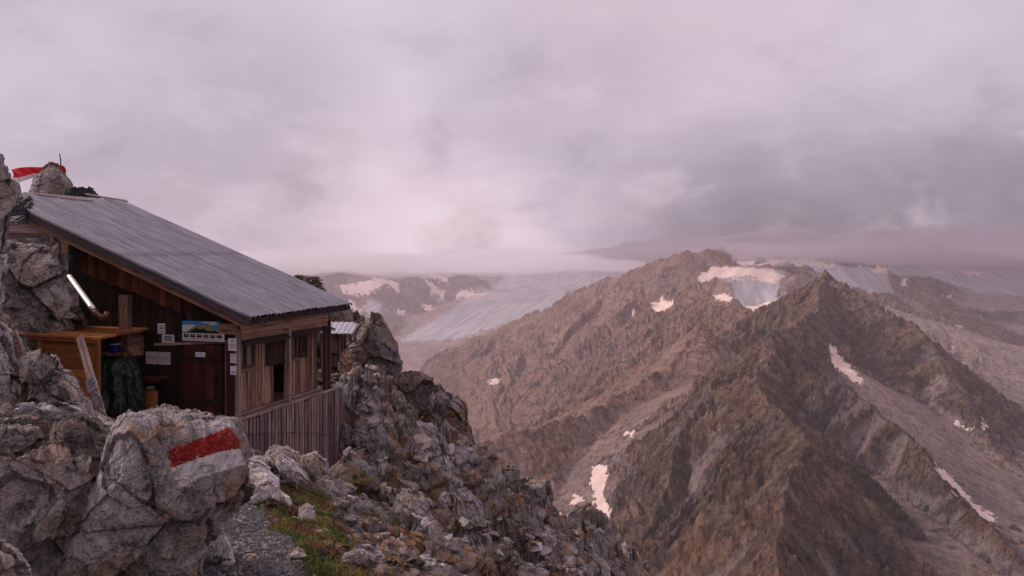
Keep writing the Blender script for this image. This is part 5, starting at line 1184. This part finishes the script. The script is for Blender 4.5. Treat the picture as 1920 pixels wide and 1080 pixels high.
# dry stone terrace in front of the shed and stone stack behind the roof
def stones(name, label, quad, d_, n, size, mat, seed):
    r = np.random.RandomState(seed); Vs, Fs, off, T = [], [], 0, []
    for i in range(n):
        u, v = r.uniform(), r.uniform(); a0 = np.array(quad); q = (a0[0]*(1-u)+a0[1]*u)*(1-v)+(a0[3]*(1-u)+a0[2]*u)*v; dd = d_+r.uniform(-.2, .2)
        V, Fc = temps[r.randint(len(temps))]; s_ = size*r.uniform(.6, 1.4); Rm = np.array(Matrix.Rotation(r.uniform(0, 6.28), 3, 'Z') @ Matrix.Rotation(r.normal(0, .25), 3, 'X'))
        Vs.append((V*s_*np.array((1.2, 1, .6))) @ Rm.T+np.array(P(q[0], q[1], dd))); Fs.append(Fc+off); off += len(V); T.append(np.full(len(V), r.uniform()))
    T = np.concatenate(T); Vc = np.concatenate(Vs)
    return tag(mesh_np(name, Vc, np.concatenate(Fs), mat, attrs=dict(tone=T, crack=T*0, moss=T*0), origin=(Vc[:, 0].mean(), Vc[:, 1].mean(), Vc[:, 2].min())), label, 'stone wall')
stones('stone_wall', 'low dry stone footing in front of the tiny shed', [(612, 722), (672, 722), (668, 702), (615, 702)], 23.3, 160, .12, M['near'], 5)
stones('stone_wall', 'stack of brownish stones showing above the far edge of the roof', [(545, 560), (612, 570), (600, 520), (552, 516)], 28.3, 200, .16, M['cliff'], 6)
# small trail mark on the slope
tm = P(647, 851, 16.6); s = tag(empty('trail_marker', tm), 'tiny red and white trail blaze on a stone beside the skirting', 'trail mark')
V, Fc = temps[2]; mesh_np('stone', V*.13, Fc, M['slab'], s, dict(tone=np.full(len(V), .5), crack=np.zeros(len(V)), moss=np.zeros(len(V))))
b = MB(1); b.box((0, -.125, .02), (.07, .02, .06)); b.build('red_paint', M['txtred'], s); b = MB(1); b.box((0, -.125, -.03), (.07, .02, .035)); b.build('white_paint', M['signw'], s)
tick('hut')
# ================================================================ air
hm, t = new_mat('haze'); v = t.node('ShaderNodeVolumePrincipled', Color=(.95, .90, 1.0, 1), Density=.000075, Anisotropy=.1); o = t.node('ShaderNodeOutputMaterial'); t.l.new(v.outputs[0], o.inputs['Volume'])
def closed_box(name, x0, x1, y0, y1, z0, z1, mat):
    b = MB(0); b.box(((x0+x1)/2, (y0+y1)/2, (z0+z1)/2), (x1-x0, y1-y0, z1-z0)); o = b.build(name, mat); tag(o, kind='stuff'); return o
zmin = float(H.min())
closed_box('haze', -14000, 14000, -400, 26100, min(zmin, float(z.min()), float(Vt[:, 2].min()))-1, 45, hm)
# cloud bank lying on the summits: one closed lumpy volume
def bank(name, x0, x1, y0, y1, flo, fhi, colr, dens, nx=150, ny=110):
    cm, t = new_mat(name); v = t.node('ShaderNodeVolumePrincipled', Color=(*colr, 1), Density=dens, Anisotropy=.2); o = t.node('ShaderNodeOutputMaterial'); t.l.new(v.outputs[0], o.inputs['Volume'])
    U, Vv = np.meshgrid(np.linspace(0, 1, nx), np.linspace(0, 1, ny)); Xc = x0+(x1-x0)*U; Yc = y0+(y1-y0)*Vv
    e = np.minimum(1, 5*np.minimum(np.minimum(U, 1-U), np.minimum(Vv*1.2, 1-Vv)))**.6
    zlo, zhi = flo(Xc, Yc), fhi(Xc, Yc); zhi = np.maximum(zhi, zlo+25); mid = (zlo+zhi)/2; zlo = mid+(zlo-mid)*np.maximum(e, .02); zhi = mid+(zhi-mid)*np.maximum(e, .02)
    lo = np.stack([Xc, Yc, zlo], -1).reshape(-1, 3); hi = np.stack([Xc, Yc, zhi], -1).reshape(-1, 3); g_ = grid_faces(ny, nx); N_ = nx*ny
    def strip(idx): idx = np.array(idx); return np.stack([idx[:-1], idx[1:], idx[1:]+N_, idx[:-1]+N_], 1)
    tag(mesh_np(name, np.concatenate([lo, hi]), np.concatenate([g_[:, ::-1], g_+N_, strip(range(nx)), strip(range(N_-nx, N_))[:, ::-1], strip(range(0, N_, nx))[:, ::-1], strip(range(nx-1, N_, nx))]), cm), kind='stuff')
# dark cloud resting on the right-hand summits, pale mist over the left-hand ones
bank('cloud_bank', 480, 9500, 2450, 11000, lambda X_, Y_: -27-36*sst(Y_, 3000, 4600)+46*fbm(X_/420, Y_/420, 101, 6, .6)+70*sst(X_+260*fbm(X_/300, Y_/300, 131, 4), 900, 560),
     lambda X_, Y_: 95+50*sst(Y_, 2450, 5500)*sst(X_, 500, 1500)+110*sst(X_, 480, 1300)*fbm(X_/800, Y_/800, 102, 6, .6), (.62, .57, .62), 1/200)
bank('mist', -6000, 1500, 4600, 11500, lambda X_, Y_: -105-20*sst(Y_, 6000, 9000)+60*fbm(X_/700, Y_/700, 111, 5, .6),
     lambda X_, Y_: 20+90*fbm(X_/900, Y_/900, 112, 5, .55), (1, .975, 1), 1/420)
